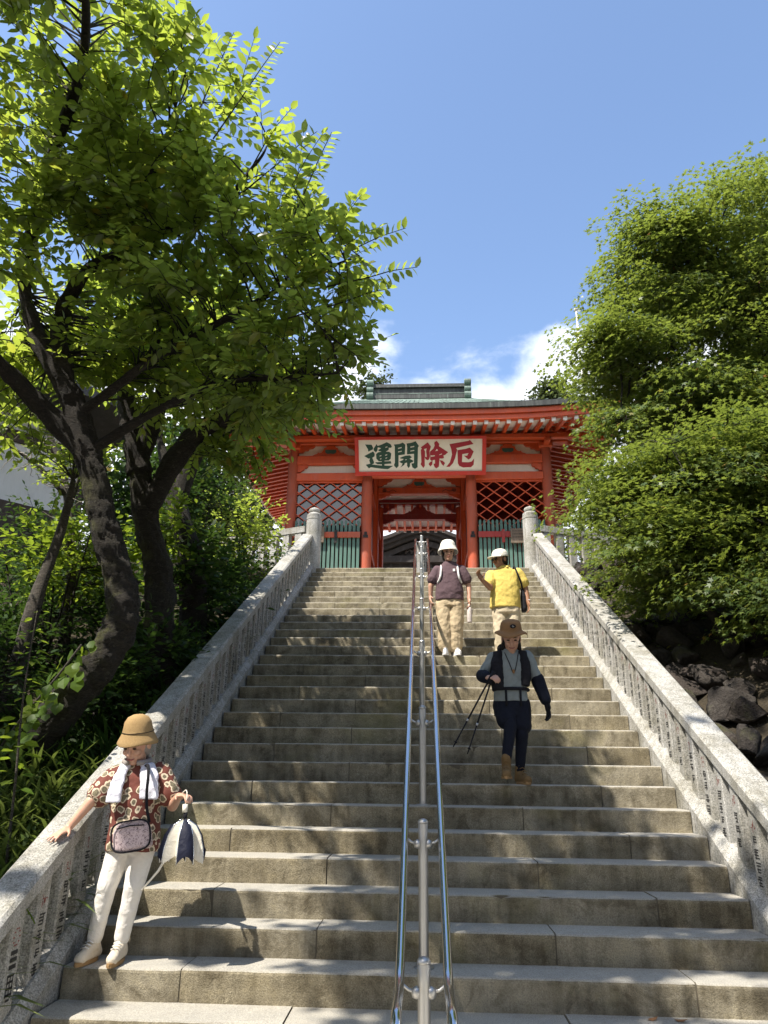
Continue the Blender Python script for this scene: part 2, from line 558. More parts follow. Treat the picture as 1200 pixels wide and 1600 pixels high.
def ground_z(x, y):
    x = np.asarray(x, float); y = np.asarray(y, float)
    base = np.clip(nose(y) + 0.02, 0.0, 5.36)
    ax = np.abs(x)
    side = np.clip((ax - 2.55) / 2.6, 0, 1)
    side = side * side * (3 - 2 * side)
    fade = np.clip((y - 3.0) / 2.0, 0, 1)
    bank = np.where(x > 0, 0.95, 0.40) * side * fade * np.clip((16.0 - y) / 4, 0, 1)
    wob = 0.07 * np.sin(1.7 * x + 0.6 * y) * np.sin(0.9 * y + 1.1 * x) * np.clip((ax - 2.7) / 0.6, 0, 1) * fade
    z = base + bank + wob * np.clip((14 - y) / 2, 0, 1)
    under = (ax < 2.46) & (y > 3.4) & (y < 14.25)
    z = np.where(under, base - 0.9, z)
    z = np.where((ax < 6.5) & (y >= 14.25), 5.30, z)
    return z

def build_ground():
    xs = np.unique(np.concatenate([-np.geomspace(7, 900, 18), -np.linspace(2.48, 7, 34), [-2.44, 0, 2.44], np.linspace(2.48, 7, 34), np.geomspace(7, 900, 18)]))
    ys = np.unique(np.concatenate([-np.geomspace(3, 900, 12), np.linspace(-3, 3.35, 8), [3.45], np.linspace(3.5, 14.2, 80), [14.28, 16], np.geomspace(18, 1200, 22)]))
    X, Y = np.meshgrid(xs, ys)
    Z = ground_z(X, Y)
    nx, ny = len(xs), len(ys)
    v = np.stack([X, Y, Z], -1).reshape(-1, 3)
    f = []
    for j in range(ny - 1):
        for i in range(nx - 1):
            a = j * nx + i
            f.append((a, a + 1, a + nx + 1, a + nx))
    me = bpy.data.meshes.new('ground'); me.from_pydata(v.tolist(), [], f)
    me.polygons.foreach_set('use_smooth', [True] * len(f)); me.update()
    tag(link('ground', me, mat='soil'), kind='structure')
build_ground()

tag(MB().box(-3.4, 3.4, -6, 4.20, -0.4, 0.004).build('path', 'paving'), kind='structure')
def landing():
    b = MB()
    b.box(-6.4, 6.4, 14.30, 60, 5.0, 5.436)
    return b.build('landing', 'paving')
tag(landing(), kind='structure')

stairs = tag(empty('stairs', (0, 4.2, 0)), kind='structure')
def step_block(x0, x1, k, rg):
    yf = step_y(k) + rg.uniform(-0.004, 0.004)
    z1 = RISE * k + rg.uniform(-0.003, 0.003)
    z0 = RISE * (k - 1) - 0.05
    yb = step_y(k) + RUN + 0.10
    n = max(3, int((x1 - x0) / 0.07))
    prof = [(yf, z0), (yf, z1 - 0.020), (yf + 0.004, z1 - 0.008), (yf + 0.014, z1 - 0.001), (yf + 0.03, z1), (yb, z1), (yb, z0)]
    vs = []; fs = []
    for i in range(n + 1):
        x = x0 + (x1 - x0) * i / n
        edge = 0.006 if i in (0, n) else 0.0
        j1 = rg.gauss(0, 0.0022); j2 = rg.gauss(0, 0.0016)
        if rg.random() < 0.05: j1 += 0.008; j2 -= 0.006
        for q, (y, z) in enumerate(prof):
            if q in (1, 2, 3):
                y += j1 + edge; z += min(0, j2)
            if q == 0: y += edge
            vs.append((x, y, z))
    m = len(prof)
    for i in range(n):
        for q in range(m):
            r = (q + 1) % m
            fs.append((i * m + q, (i + 1) * m + q, (i + 1) * m + r, i * m + r))
    fs.append(tuple(range(m))[::-1]); fs.append(tuple(range(n * m, n * m + m)))
    b = MB().add(vs, fs)
    o = b.build('step_stone', 'stair_stone', stairs)
    fixnormals(o.data)
    return o
for k in range(1, NST + 1):
    rg = random.Random(100 + k)
    cuts = [-0.72, 0.78] if k % 2 == 0 else [-1.475, 0.02, 1.52]
    cuts = [c + rg.uniform(-0.05, 0.05) for c in cuts]
    e = [XL] + cuts + [XR]
    for a, b_ in zip(e[:-1], e[1:]):
        step_block(a + 0.0045, b_ - 0.0045, k, rg)
# mortar bed seen in the joints
b = MB()
for k in range(1, NST + 1):
    b.box(XL + 0.01, XR - 0.01, step_y(k) + 0.012, step_y(k) + RUN + 0.05, RISE * (k - 1) - 0.02, RISE * k - 0.008)
b.build('mortar_bed', 'mortar', stairs)

def sloped(b, sec, y0, y1, sx):
    """section (x, height above the nosing line) pushed along the slope"""
    n = len(sec)
    vs = [(sx * x, y0, nose(y0) + h) for x, h in sec] + [(sx * x, y1, nose(y1) + h) for x, h in sec]
    fs = [tuple(range(n)), tuple(reversed(range(n, 2 * n)))]
    for i in range(n):
        k = (i + 1) % n
        fs.append((k, i, i + n, k + n))
    b.add(vs, fs)
    return b

def glyph_mesh(seed):
    """weathered carved name: a red seal above a column of brush characters (too worn to read)"""
    rg = random.Random(seed)
    b = MB()
    def bar(y0, y1, z0, z1):
        y0, y1 = sorted((y0, y1)); z0, z1 = sorted((z0, z1))
        b.add([(0, y0, z0), (0, y1, z0), (0, y1, z1), (0, y0, z1)], [(0, 1, 2, 3)])
    b.cur = 0
    zc = 0.475
    for i in range(9):                      # seal
        a = rg.uniform(0, 6.28); rr = rg.uniform(0.0, 0.034)
        y = rr * math.cos(a) * 0.9; z = zc + rr * math.sin(a) * 1.3
        if rg.random() < 0.5: bar(y - 0.011, y + 0.011, z - 0.0025, z + 0.0025)
        else: bar(y - 0.003, y + 0.003, z - 0.012, z + 0.012)
    b.cur = 1
    z = 0.415
    for g in range(rg.choice((3, 4))):
        h = rg.uniform(0.062, 0.08); w = rg.uniform(0.032, 0.042)
        for q in range(rg.choice((3, 4))):
            zz = z - h * (0.12 + 0.78 * q / 3.2) + rg.uniform(-.004, .004)
            ww = w * rg.uniform(0.55, 1.0); off = rg.uniform(-.006, .006)
            bar(-ww + off, ww + off, zz - 0.0048, zz + 0.0048)
        for q in range(rg.choice((1, 2))):
            y = rg.uniform(-0.7, 0.7) * w
            bar(y - 0.005, y + 0.005, z - h * rg.uniform(0.05, 0.3), z - h * rg.uniform(0.7, 1.0))
        z -= h + 0.012
    return b.mesh('inscription', False, ('ink_red', 'ink'))
GL = [glyph_mesh(300 + i) for i in range(9)]

def three_bars():
    b = MB(); b.cur = 0
    for i in range(10):
        a = i * 0.63
        b.add([(0, 0.03 * math.cos(a) - .008, .475 + .042 * math.sin(a) - .004), (0, 0.03 * math.cos(a) + .008, .475 + .042 * math.sin(a) - .004), (0, 0.03 * math.cos(a) + .008, .475 + .042 * math.sin(a) + .004), (0, 0.03 * math.cos(a) - .008, .475 + .042 * math.sin(a) + .004)], [(0, 1, 2, 3)])
    b.cur = 1
    for q in range(3):
        z = 0.40 - q * 0.034
        b.add([(0, -0.036, z - .011), (0, .036, z - .011), (0, .036, z + .011), (0, -.036, z + .011)], [(0, 1, 2, 3)])
    z = 0.29
    for w, zz in ((.036, .0), (.03, .03), (.036, .06), (.036, .09), (.02, .115)):
        b.add([(0, -w, z - zz - .006), (0, w, z - zz - .006), (0, w, z - zz + .006), (0, -w, z - zz + .006)], [(0, 1, 2, 3)])
    for y in (-.03, .0, .028):
        b.add([(0, y - .005, z - .10), (0, y + .005, z - .10), (0, y + .005, z), (0, y - .005, z)], [(0, 1, 2, 3)])
    return b.mesh('inscription', False, ('ink_red', 'ink'))
GL3 = three_bars()

def baluster_mesh(sx):
    b = MB()
    x0, x1, ty = 2.222, 2.345, 0.066
    bv = 0.007
    ring = [(x0 + bv, -ty), (x1 - bv, -ty), (x1, -ty + bv), (x1, ty - bv), (x1 - bv, ty), (x0 + bv, ty), (x0, ty - bv), (x0, -ty + bv)]
    n = len(ring)
    vs = [(sx * x, y, 0.085 + y * SL) for x, y in ring] + [(sx * x, y, 0.605 + y * SL) for x, y in ring]
    fs = [tuple(range(n)), tuple(reversed(range(n, 2 * n)))]
    for i in range(n):
        k = (i + 1) % n
        fs.append((k, i, i + n, k + n))
    b.add(vs, fs)
    me = b.mesh('baluster', False, ('granite',))
    fixnormals(me)
    return me

def newel_prof(h):
    return [(0.158, 0.0), (0.158, h - 0.30), (0.150, h - 0.295), (0.150, h - 0.283), (0.158, h - 0.278), (0.158, h - 0.235), (0.149, h - 0.23), (0.149, h - 0.215), (0.153, h - 0.205),
            (0.148, h - 0.165), (0.115, h - 0.138), (0.098, h - 0.125)]
def finial_prof(h):
    return [(0.098, h - 0.126), (0.112, h - 0.10), (0.118, h - 0.07), (0.108, h - 0.042), (0.07, h - 0.020), (0.028, h - 0.008), (0.012, h + 0.006), (0.0015, h + 0.012)]

def balustrade(sx, label):
    root = empty('stone_balustrade', (sx * 2.3, 9, nose(9)))
    tag(root, label, 'balustrade', 'balustrades flanking the stone stairs')
    sec_k = [(2.153, -0.95), (2.153, 0.025), (2.207, 0.088), (2.405, 0.088), (2.455, 0.03), (2.455, -0.95)]
    sec_r = [(2.200, 0.600), (2.200, 0.685), (2.222, 0.706), (2.402, 0.706), (2.428, 0.680), (2.428, 0.600)]
    y = 3.80; i = 0
    ends = [3.80]
    while y < 13.6:
        y += 1.2925; ends.append(min(y, 14.02))
    ends[-1] = 14.02
    for a, c in zip(ends[:-1], ends[1:]):
        o = sloped(MB(), sec_k, a + 0.002, c - 0.002, sx).build('kerb_stone', 'granite', root); fixnormals(o.data)
        o = sloped(MB(), sec_r, a + 0.002, c - 0.002, sx).build('rail_stone', 'granite', root); fixnormals(o.data)
    me = baluster_mesh(sx)
    yb = 5.465 - 6 * 0.2585; n = 0
    while yb < 13.85:
        o = bpy.data.objects.new('baluster', me); COL.objects.link(o)
        o.parent = root
        o.matrix_parent_inverse = world_mat(root).inverted()
        o.location = (0, yb, nose(yb))
        gm = GL3 if (sx < 0 and n == 2) else GL[(n * 5 + (2 if sx > 0 else 0)) % len(GL)]
        t_ = bpy.data.objects.new('inscription', gm); COL.objects.link(t_)
        t_.parent = o; t_['kind'] = 'stuff'
        t_.location = (sx * (2.222 - 0.0012), 0, 0)
        if sx > 0: t_.scale = (1, -1, 1)
        yb += 0.2585; n += 1
    for (yy, zb, zt) in ((14.12, 5.30, 6.765), (3.66, -0.05, 1.15)):
        nw = MB().lathe(newel_prof(zt - zb), (sx * 2.205, yy, zb), 28).build('newel_post', 'granite', root)
        autosmooth(nw, 40)
        fo = MB().lathe(finial_prof(zt - zb), (sx * 2.205, yy, zb), 28).build('finial', 'granite', nw, True)
    return root
balustrade(-1, 'granite balustrade beside the leaning straw-hatted person, carved names on its balusters')
balustrade(1, 'sunlit granite balustrade along the dark rock bank, carved names on its balusters')

# stone fence that turns away from each newel along the landing
def stone_fence(sx, label):
    a = Vector((sx * 2.36, 14.14)); d = Vector((sx * 0.921, 0.389)); L = 3.9
    root = empty('stone_fence', (a.x, a.y, 5.3))
    tag(root, label, 'fence', 'granite fences on the upper landing')
    e = a + d * L
    MB().beam((a.x, a.y, 6.29), (e.x, e.y, 6.29), 0.15, 0.13).build('fence_rail', 'granite', root)
    MB().beam((a.x, a.y, 5.36), (e.x, e.y, 5.36), 0.22, 0.16).build('fence_base', 'granite', root)
    n = 13
    for i in range(n):
        q = a + d * (0.16 + i * 0.30)
        MB().beam((q.x, q.y, 5.44), (q.x, q.y, 6.225), 0.12, 0.15, (d.x, d.y, 0)).build('fence_post', 'granite', root)
stone_fence(-1, 'shaded granite picket fence running off behind the cherry trees')
stone_fence(1, 'sunlit granite picket fence half hidden by maple leaves')

# central handrail
hr = tag(empty('handrail', (0, 9, nose(9))), 'double stainless steel handrail down the middle of the stairs', 'handrail')
PH = 0.635
for sx in (-1, 1):
    x = sx * 0.116
    pts = [(x, 3.42, 0.30), (x, 3.42, 0.52), (x, 3.45, 0.60), (x, 3.52, 0.655), (x, 3.62, 0.67), (x, 3.82, 0.672), (x, 3.95, nose(3.95) + PH + 0.03)]
    yy = 4.1
    while yy < 13.7:
        pts.append((x, yy, nose(yy) + PH)); yy += 0.6
    pts += [(x, 13.70, nose(13.70) + PH), (x, 13.82, nose(13.82) + PH - 0.01)]
    MB().tube(pts, 0.0225, 16).build('rail_pipe', 'steel', hr, True)
for yp in (4.03, 5.06, 6.60, 8.15, 9.69, 11.245, 12.79, 13.74):
    z0 = tread_z(yp); zt = nose(yp) + 0.70
    po = MB().tube([(0, yp, z0 - 0.02), (0, yp, zt)], 0.0305, 18).build('handrail_post', 'satin_steel', hr)
    autosmooth(po, 40)
    MB().lathe([(0.062, -0.002), (0.062, 0.006), (0.056, 0.009), (0.031, 0.010)], (0, yp, z0), 20).build('base_plate', 'satin_steel', po)
    MB().lathe([(0.033, 0), (0.033, 0.012), (0.026, 0.024), (0.012, 0.030), (0.001, 0.0315)], (0, yp, zt), 18).build('post_cap', 'satin_steel', po, True)
    for sx in (-1, 1):
        zb = nose(yp) + PH - 0.055
        b = MB()
        b.lathe([(0.004, -0.028), (0.022, -0.02), (0.027, 0.0), (0.022, 0.02), (0.004, 0.028)], (sx * 0.034, yp, zb), 10)
        b.tube([(sx * 0.03, yp, zb), (sx * 0.075, yp, zb + 0.012), (sx * 0.112, yp, zb + 0.04)], [0.010, 0.008, 0.007], 8)
        b.build('bracket', 'satin_steel', hr, True)

# inscribed stone bollard on the last step but one
bl = tag(empty('stone_marker', (-0.004, 13.86, 5.27)), 'small round-topped inscribed granite marker at the head of the handrail', 'stone marker')
prof = [(-0.098, 5.27), (0.09, 5.27), (0.09, 5.82)] + [(-0.004 + 0.094 * math.cos(a), 5.82 + 0.094 * math.sin(a)) for a in [math.pi * i / 10 for i in range(1, 10)]] + [(-0.098, 5.82)]
o = MB().prism(prof, 13.82, 13.94).build('marker_stone', 'granite', bl); fixnormals(o.data)
b = MB()
for q in range(5):
    z = 5.70 - q * 0.062
    b.add([(0.035, 13.8185, z - .02), (0.062, 13.8185, z - .02), (0.062, 13.8185, z - .012), (0.035, 13.8185, z - .012)], [(0, 1, 2, 3)])
    b.add([(0.04, 13.8185, z), (0.058, 13.8185, z), (0.058, 13.8185, z + .008), (0.04, 13.8185, z + .008)], [(0, 1, 2, 3)])
    b.add([(0.046, 13.818, z - .03), (0.053, 13.818, z - .03), (0.053, 13.818, z + .016), (0.046, 13.818, z + .016)], [(0, 1, 2, 3)])
tag(b.build('inscription', 'ink', bl), kind='stuff')

# two dry leaves on the bottom steps
for (x, y, rz, lab) in ((1.26, 4.81, 0.4, 'curled brown dry leaf lying on the lowest steps, the one nearer the handrail'), (1.41, 4.80, -0.3, 'curled brown dry leaf lying on the lowest steps, the one nearer the rock side')):
    b = MB()
    P = [(-.035, 0, .010), (-.012, .016, .006), (.016, .014, .010), (.04, 0, .018), (.016, -.014, .007), (-.012, -.016, .003)]
    b.add([Matrix.Rotation(rz, 3, 'Z') @ Vector(p) + Vector((x, y, 0.342)) for p in P] + [Matrix.Rotation(rz, 3, 'Z') @ Vector((0, 0, 0.001)) + Vector((x, y, 0.342))], [(0, 1, 6), (1, 2, 6), (2, 3, 6), (3, 4, 6), (4, 5, 6), (5, 0, 6)])
    tag(b.build('dry_leaf', 'dry_leaf'), lab, 'leaf', 'dry leaves on the steps')
# ------------------------------------------------------------------ the red temple gate
GX = -0.06
Y1, Y2, Y3 = 17.0, 19.7, 22.4
YC = 19.7
EHX, EY0, EY1 = 5.03, 15.4, 24.0
PX = (-3.19, -1.30, 1.30, 3.19)
gate = tag(empty('temple_gate', (GX, YC, 5.44)), 'vermilion temple gate with green copper roof at the head of the stairs', 'gate')

def uplift(x):
    return 0.27 * (abs(x - GX) / EHX) ** 3.2
def uplift_y(y):
    return 0.27 * (abs(y - YC) / (EY1 - YC)) ** 3.2

# pillars
for yy in (Y1, Y2, Y3):
    for px_ in PX:
        x = GX + px_
        mat = 'vermilion_old' if yy == Y1 else 'vermilion'
        pl = MB().lathe([(0.136, 5.52), (0.134, 6.6), (0.130, 8.4), (0.126, 9.75)], (x, yy, 0), 24).build('pillar', mat, gate)
        autosmooth(pl, 40)
        bs = MB().lathe([(0.27, 5.43), (0.27, 5.47), (0.20, 5.52), (0.16, 5.525)], (x, yy, 0), 24).build('base_stone', 'granite', pl)
        autosmooth(bs, 40)
# iron band marks on the two middle pillars
for px_ in (-1.30, 1.30):
    b = MB()
    for zz, w in ((7.02, 0.06), (7.10, 0.035)):
        b.box(GX + px_ - w, GX + px_ + w, Y1 - 0.142, Y1 - 0.12, zz - 0.035, zz + 0.035)
    b.build('iron_fitting', 'iron', gate)

def beam(name, x0, x1, y, z0, z1, d=0.18, mat='vermilion', parent=None, bev=0.012):
    o = MB().bbox(GX + x0, GX + x1, y - d / 2, y + d / 2, z0, z1, bev).build(name, mat, parent or gate)
    return o

def panel(x0, x1, y, z0, z1, mat='plaster', name='wall_panel'):
    return MB().box(GX + x0, GX + x1, y - 0.015, y + 0.015, z0, z1).build(name, mat, gate)

def frog_leg(x, y, z, s=1.0, mat='vermilion', inner='strut_green'):
    half = [(0.0, 0.27), (0.10, 0.275), (0.115, 0.235), (0.17, 0.21), (0.185, 0.15), (0.225, 0.10), (0.275, 0.085), (0.31, 0.10), (0.335, 0.06), (0.40, 0.035), (0.47, 0.0)]
    poly = [(x + a * s, z + b_ * s) for a, b_ in half] + [(x - a * s, z + b_ * s) for a, b_ in reversed(half[1:])]
    o = MB().prism(list(reversed(poly)), y - 0.06, y + 0.06).build('frog_leg_strut', mat, gate); fixnormals(o.data)
    pts = [(0.14, 0.165), (0.13, 0.09), (0.07, 0.055), (0.0, 0.065)]
    pp = [(x + a * s, z + b_ * s) for a, b_ in pts] + [(x - a * s, z + b_ * s) for a, b_ in reversed(pts[:-1])]
    q = MB().prism(pp, y - 0.068, y - 0.05).build('carved_boss', inner, o); fixnormals(q.data)

def bracket(x, y, z, sx, w=0.42, h=0.20, mat='vermilion'):
    half = [(0, 0), (0.10, 0.0), (0.16, 0.05), (0.24, 0.06), (0.27, 0.11), (0.36, 0.125), (0.40, 0.165), (0.42, 0.2), (0, 0.2)]
    poly = [(x + sx * a * w / 0.42, z + b_ * h / 0.2) for a, b_ in half]
    o = MB().prism(poly, y - 0.055, y + 0.055).build('bracket_arm', mat, gate); fixnormals(o.data)

# front row, side bays
for sx in (-1, 1):
    a, c = (-3.19, -1.30) if sx < 0 else (1.30, 3.19)
    beam('tie_beam', a + 0.10, c - 0.10, Y1, 8.515, 8.72, 0.17)
    panel(a + 0.11, c - 0.11, Y1 + 0.03, 8.722, 8.955)
    beam('tie_beam', a + 0.10, c - 0.10, Y1, 8.957, 9.19, 0.20)
    panel(a + 0.11, c - 0.11, Y1 + 0.03, 9.192, 9.50)
    frog_leg(GX + (a + c) / 2, Y1, 9.191, 1.05)
    for q, s2 in ((a, 1), (c, -1)):
        bracket(GX + q + s2 * 0.12, Y1, 9.30, s2)
        bracket(GX + q + s2 * 0.12, Y1, 8.757, s2, 0.26, 0.19)
beam('head_beam', -3.75, 3.75, Y1, 9.502, 9.70, 0.24)
beam('purlin', -4.5, 4.5, Y1 - 0.36, 9.48, 9.60, 0.14)
for px_ in PX:
    b = MB()
    b.bbox(GX + px_ - 0.17, GX + px_ + 0.17, Y1 - 0.17, Y1 + 0.17, 9.36, 9.498, 0.02)
    b.build('bearing_block', 'vermilion', gate)
    MB().bbox(GX + px_ - 0.07, GX + px_ + 0.07, Y1 - 0.46, Y1 - 0.175, 9.38, 9.478, 0.015).build('bracket_arm', 'vermilion', gate)
# middle opening: front lintel, second and third rows
beam('tie_beam', -1.19, 1.19, Y1 + 0.02, 8.62, 8.80, 0.16, 'vermilion')
panel(-1.19, 1.19, Y1 + 0.03, 8.80, 9.50)
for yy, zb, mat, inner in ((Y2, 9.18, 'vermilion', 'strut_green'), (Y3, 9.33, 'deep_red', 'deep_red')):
    beam('rainbow_beam', -1.18, 1.18, yy, zb, zb + 0.19, 0.2, mat)
    frog_leg(GX, yy, zb + 0.191, 1.1, mat, inner)
    beam('head_beam', -3.5, 3.5, yy, zb + 0.50, zb + 0.68, 0.22, mat)
    if yy == Y2:
        panel(-1.18, 1.18, yy + 0.04, zb + 0.19, zb + 0.5)
    for s2 in (-1, 1):
        bracket(GX - s2 * 1.18, yy, zb + 0.25, s2, 0.42, 0.25, mat)
        bracket(GX - s2 * 1.18, yy, zb - 0.14, s2, 0.36, 0.14, mat)
# dark scrollwork cut into the ends of the second row's beam
for s2 in (-1, 1):
    pts = []
    for i in range(26):
        a = i * 0.42; r_ = 0.062 * (1 - i / 30)
        pts.append((GX - s2 * (1.00 - r_ * math.cos(a)), Y2 - 0.101, 9.275 + r_ * math.sin(a)))
    pts += [(GX - s2 * 0.86, Y2 - 0.101, 9.25), (GX - s2 * 0.76, Y2 - 0.101, 9.30), (GX - s2 * 0.66, Y2 - 0.101, 9.24)]
    MB().tube(pts, 0.009, 5).build('scroll_carving', 'iron', gate)
# ceiling, inner side walls, alcoves for the guardians
MB().box(GX - 3.2, GX + 3.2, Y1 + 0.15, Y3 - 0.02, 10.02, 10.06).build('ceiling', 'plaster', gate)
for k in range(7):
    yy = Y1 + 0.5 + k * 0.75
    if abs(yy - Y2) > 0.25:
        MB().box(GX - 3.1, GX + 3.1, yy - 0.04, yy + 0.04, 9.96, 10.018).build('ceiling_batten', 'plaster', gate)
for sx in (-1, 1):
    for (ya, yb) in ((Y1 + 0.15, Y2 - 0.15), (Y2 + 0.15, Y3 - 0.15)):
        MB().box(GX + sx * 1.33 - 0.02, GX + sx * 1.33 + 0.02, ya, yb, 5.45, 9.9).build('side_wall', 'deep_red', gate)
        beam_x = GX + sx * 1.295
        MB().box(beam_x - 0.05, beam_x + 0.05, ya, yb, 6.9, 7.05).build('wall_rail', 'vermilion', gate)
        MB().box(beam_x - 0.05, beam_x + 0.05, ya, yb, 8.62, 8.80).build('wall_rail', 'vermilion', gate)
    MB().box(GX + sx * 3.19 - 0.03, GX + sx * 3.19 + 0.03, Y1 + 0.15, Y3 - 0.15, 5.45, 9.9).build('side_wall', 'vermilion', gate)
    a, c = (1.36, 3.15)
    x0, x1 = sorted((GX + sx * a, GX + sx * c))
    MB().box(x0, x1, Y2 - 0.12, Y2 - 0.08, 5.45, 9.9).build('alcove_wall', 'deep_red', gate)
    MB().box(x0, x1, Y1 + 0.2, Y2 - 0.13, 5.45, 5.85).build('alcove_plinth', 'grey_wood', gate)

# side-bay lattice, fence of green pickets
def clipseg(p, d, x0, x1, z0, z1):
    t0, t1 = -1e9, 1e9
    for (o_, dd, lo, hi) in ((p[0], d[0], x0, x1), (p[1], d[1], z0, z1)):
        a = (lo - o_) / dd; b_ = (hi - o_) / dd
        if a > b_: a, b_ = b_, a
        t0 = max(t0, a); t1 = min(t1, b_)
    return (t0, t1) if t1 - t0 > 0.05 else None
picket_prof = [(-0.034, 5.50), (0.034, 5.50), (0.034, 7.30), (0.020, 7.325), (0.034, 7.355), (0.028, 7.395), (0.012, 7.42), (0, 7.435), (-0.012, 7.42), (-0.028, 7.395), (-0.034, 7.355), (-0.020, 7.325), (-0.034, 7.30)]
pk = MB().prism(list(picket_prof), Y1 - 0.165, Y1 - 0.135).mesh('picket', False, ('fence_green',)); fixnormals(pk)
for sx in (-1, 1):
    a, c = (GX - 3.06, GX - 1.43) if sx < 0 else (GX + 1.43, GX + 3.06)
    lat = MB().box(a, c, Y1 - 0.03, Y1 + 0.03, 8.47, 8.514).build('lattice_frame', 'vermilion', gate)
    dx, dz = 0.385 / 2, 0.30 / 2
    for sgn in (-1, 1):
        for i in range(-14, 15):
            p0 = ((a + c) / 2 + i * 0.385, 7.9)
            r_ = clipseg(p0, (dx, sgn * dz), a, c, 7.30, 8.50)
            if r_:
                yy = Y1 + 0.012 * sgn
                A = (p0[0] + dx * r_[0], yy, p0[1] + sgn * dz * r_[0]); B = (p0[0] + dx * r_[1], yy, p0[1] + sgn * dz * r_[1])
                MB().beam(A, B, 0.022, 0.034, (0, 1, 0)).build('lattice_bar', 'vermilion', lat)
    if sx < 0:
        MB().box(a, c, Y1 + 0.05, Y1 + 0.06, 7.2, 8.50).build('window_pane', 'glass', gate)
    fence = MB().box(a, c, Y1 - 0.205, Y1 - 0.168, 6.975, 7.115).build('fence_rail', 'vermilion_old' if sx < 0 else 'deep_red', gate)
    n = int((c - a) / 0.098)
    for i in range(n):
        o = bpy.data.objects.new('picket', pk); COL.objects.link(o)
        o.location = (a + 0.05 + i * (c - a - 0.1) / (n - 1), 0, 0)
        o.parent = fence
    bx = GX + (-2.02 if sx < 0 else 2.02)
    MB().box(bx - 0.035, bx + 0.035, Y1 - 0.225, Y1 - 0.207, 6.83, 7.16).build('hasp', 'iron' if sx < 0 else 'deep_red', fence)
    MB().box(a, c, Y1 - 0.205, Y1 - 0.168, 5.62, 5.72).build('fence_rail', 'fence_green', fence)

# weathered plaques hung on the fences
for (x0, x1, z0, z1, lab) in ((-2.72, -2.36, 6.83, 7.24, 'weathered brown wooden plaque on the green fence under the blue reflecting panes'), (2.13, 2.52, 6.80, 7.17, 'weathered brown wooden plaque on the green fence behind the yellow polo shirt')):
    pq = tag(empty('wooden_plaque', ((x0 + x1) / 2, Y1 - 0.25, z0)), lab, 'plaque', 'plaques on the gate fences')
    MB().bbox(x0, x1, Y1 - 0.262, Y1 - 0.227, z0, z1, 0.008).build('board', 'grey_wood', pq)
    b = MB()
    rg = random.Random(int(x0 * 100))
    for r_ in range(4):
        zc = z1 - 0.07 - r_ * (z1 - z0 - 0.12) / 3.3
        x = x0 + 0.04
        while x < x1 - 0.06:
            w = rg.uniform(0.015, 0.045)
            b.box(x, x + w, Y1 - 0.2645, Y1 - 0.2625, zc - 0.008, zc + 0.008); x += w + 0.012
    b.build('faded_writing', 'iron', pq)

# roof: concave hips, thick copper edge, two-step red fascia, rafters with white ends
def roof_pt(side, u, t):
    """side 0 front,1 right,2 back,3 left; u -1..1 along, t 0 ridge .. 1 eave"""
    rx = 1.50
    hx = rx + (EHX - rx) * t; hy = (EY1 - YC) * t
    z = 9.86 + 2.46 * (1 - t) ** 1.20
    if side in (0, 2):
        x = GX + u * hx; y = YC + (-hy if side == 0 else hy)
    else:
        y = YC + u * hy; x = GX + (hx if side == 1 else -hx)
    z += 0.27 * abs(u) ** 3.2 * t ** 1.5
    return (x, y, z)
b = MB(); NU, NTT = 28, 14
for side in range(4):
    k0 = len(b.v)
    vs = [roof_pt(side, -1 + 2 * i / NU, j / NTT) for j in range(NTT + 1) for i in range(NU + 1)]
    fs = [(j * (NU + 1) + i, j * (NU + 1) + i + 1, (j + 1) * (NU + 1) + i + 1, (j + 1) * (NU + 1) + i) for j in range(NTT) for i in range(NU)]
    b.add(vs, fs)
roof = b.build('roof', 'copper', gate, True)
fixnormals(roof.data)
# standing seams of the copper sheets on the front slope
for i in range(-16, 17):
    u = i / 16.5
    pts = [roof_pt(0, u, 0.12 + 0.88 * j / 8) for j in range(9)]
    pts = [(x, y, z + 0.008) for x, y, z in pts]
    MB().tube(pts, 0.011, 4).build('roof_seam', 'copper', roof)

def eave_band(off, z0, z1, name, mat, thick=0.09):
    for side in range(4):
        vs = []; n = 30
        for i in range(n + 1):
            u = -1 + 2 * i / n
            up = 0.27 * abs(u) ** 3.2
            for (o2, zz) in ((off, z0), (off, z1), (off + thick, z1), (off + thick, z0)):
                hx = EHX - o2; hy = EY1 - YC - o2
                if side in (0, 2): p_ = (GX + u * hx, YC + (-hy if side == 0 else hy), zz + up)
                else: p_ = (GX + (hx if side == 1 else -hx), YC + u * hy, zz + up)
                vs.append(p_)
        fs = []
        for i in range(n):
            for q in range(4):
                r_ = (q + 1) % 4
                fs.append((i * 4 + q, i * 4 + r_, (i + 1) * 4 + r_, (i + 1) * 4 + q))
        o = MB().add(vs, fs).build(name, mat, gate); fixnormals(o.data)
eave_band(0.005, 9.72, 9.855, 'eave_edge', 'copper_dark', 0.30)
eave_band(0.07, 9.59, 9.718, 'fascia', 'vermilion', 0.25)
eave_band(0.12, 9.465, 9.588, 'fascia', 'vermilion', 0.16)

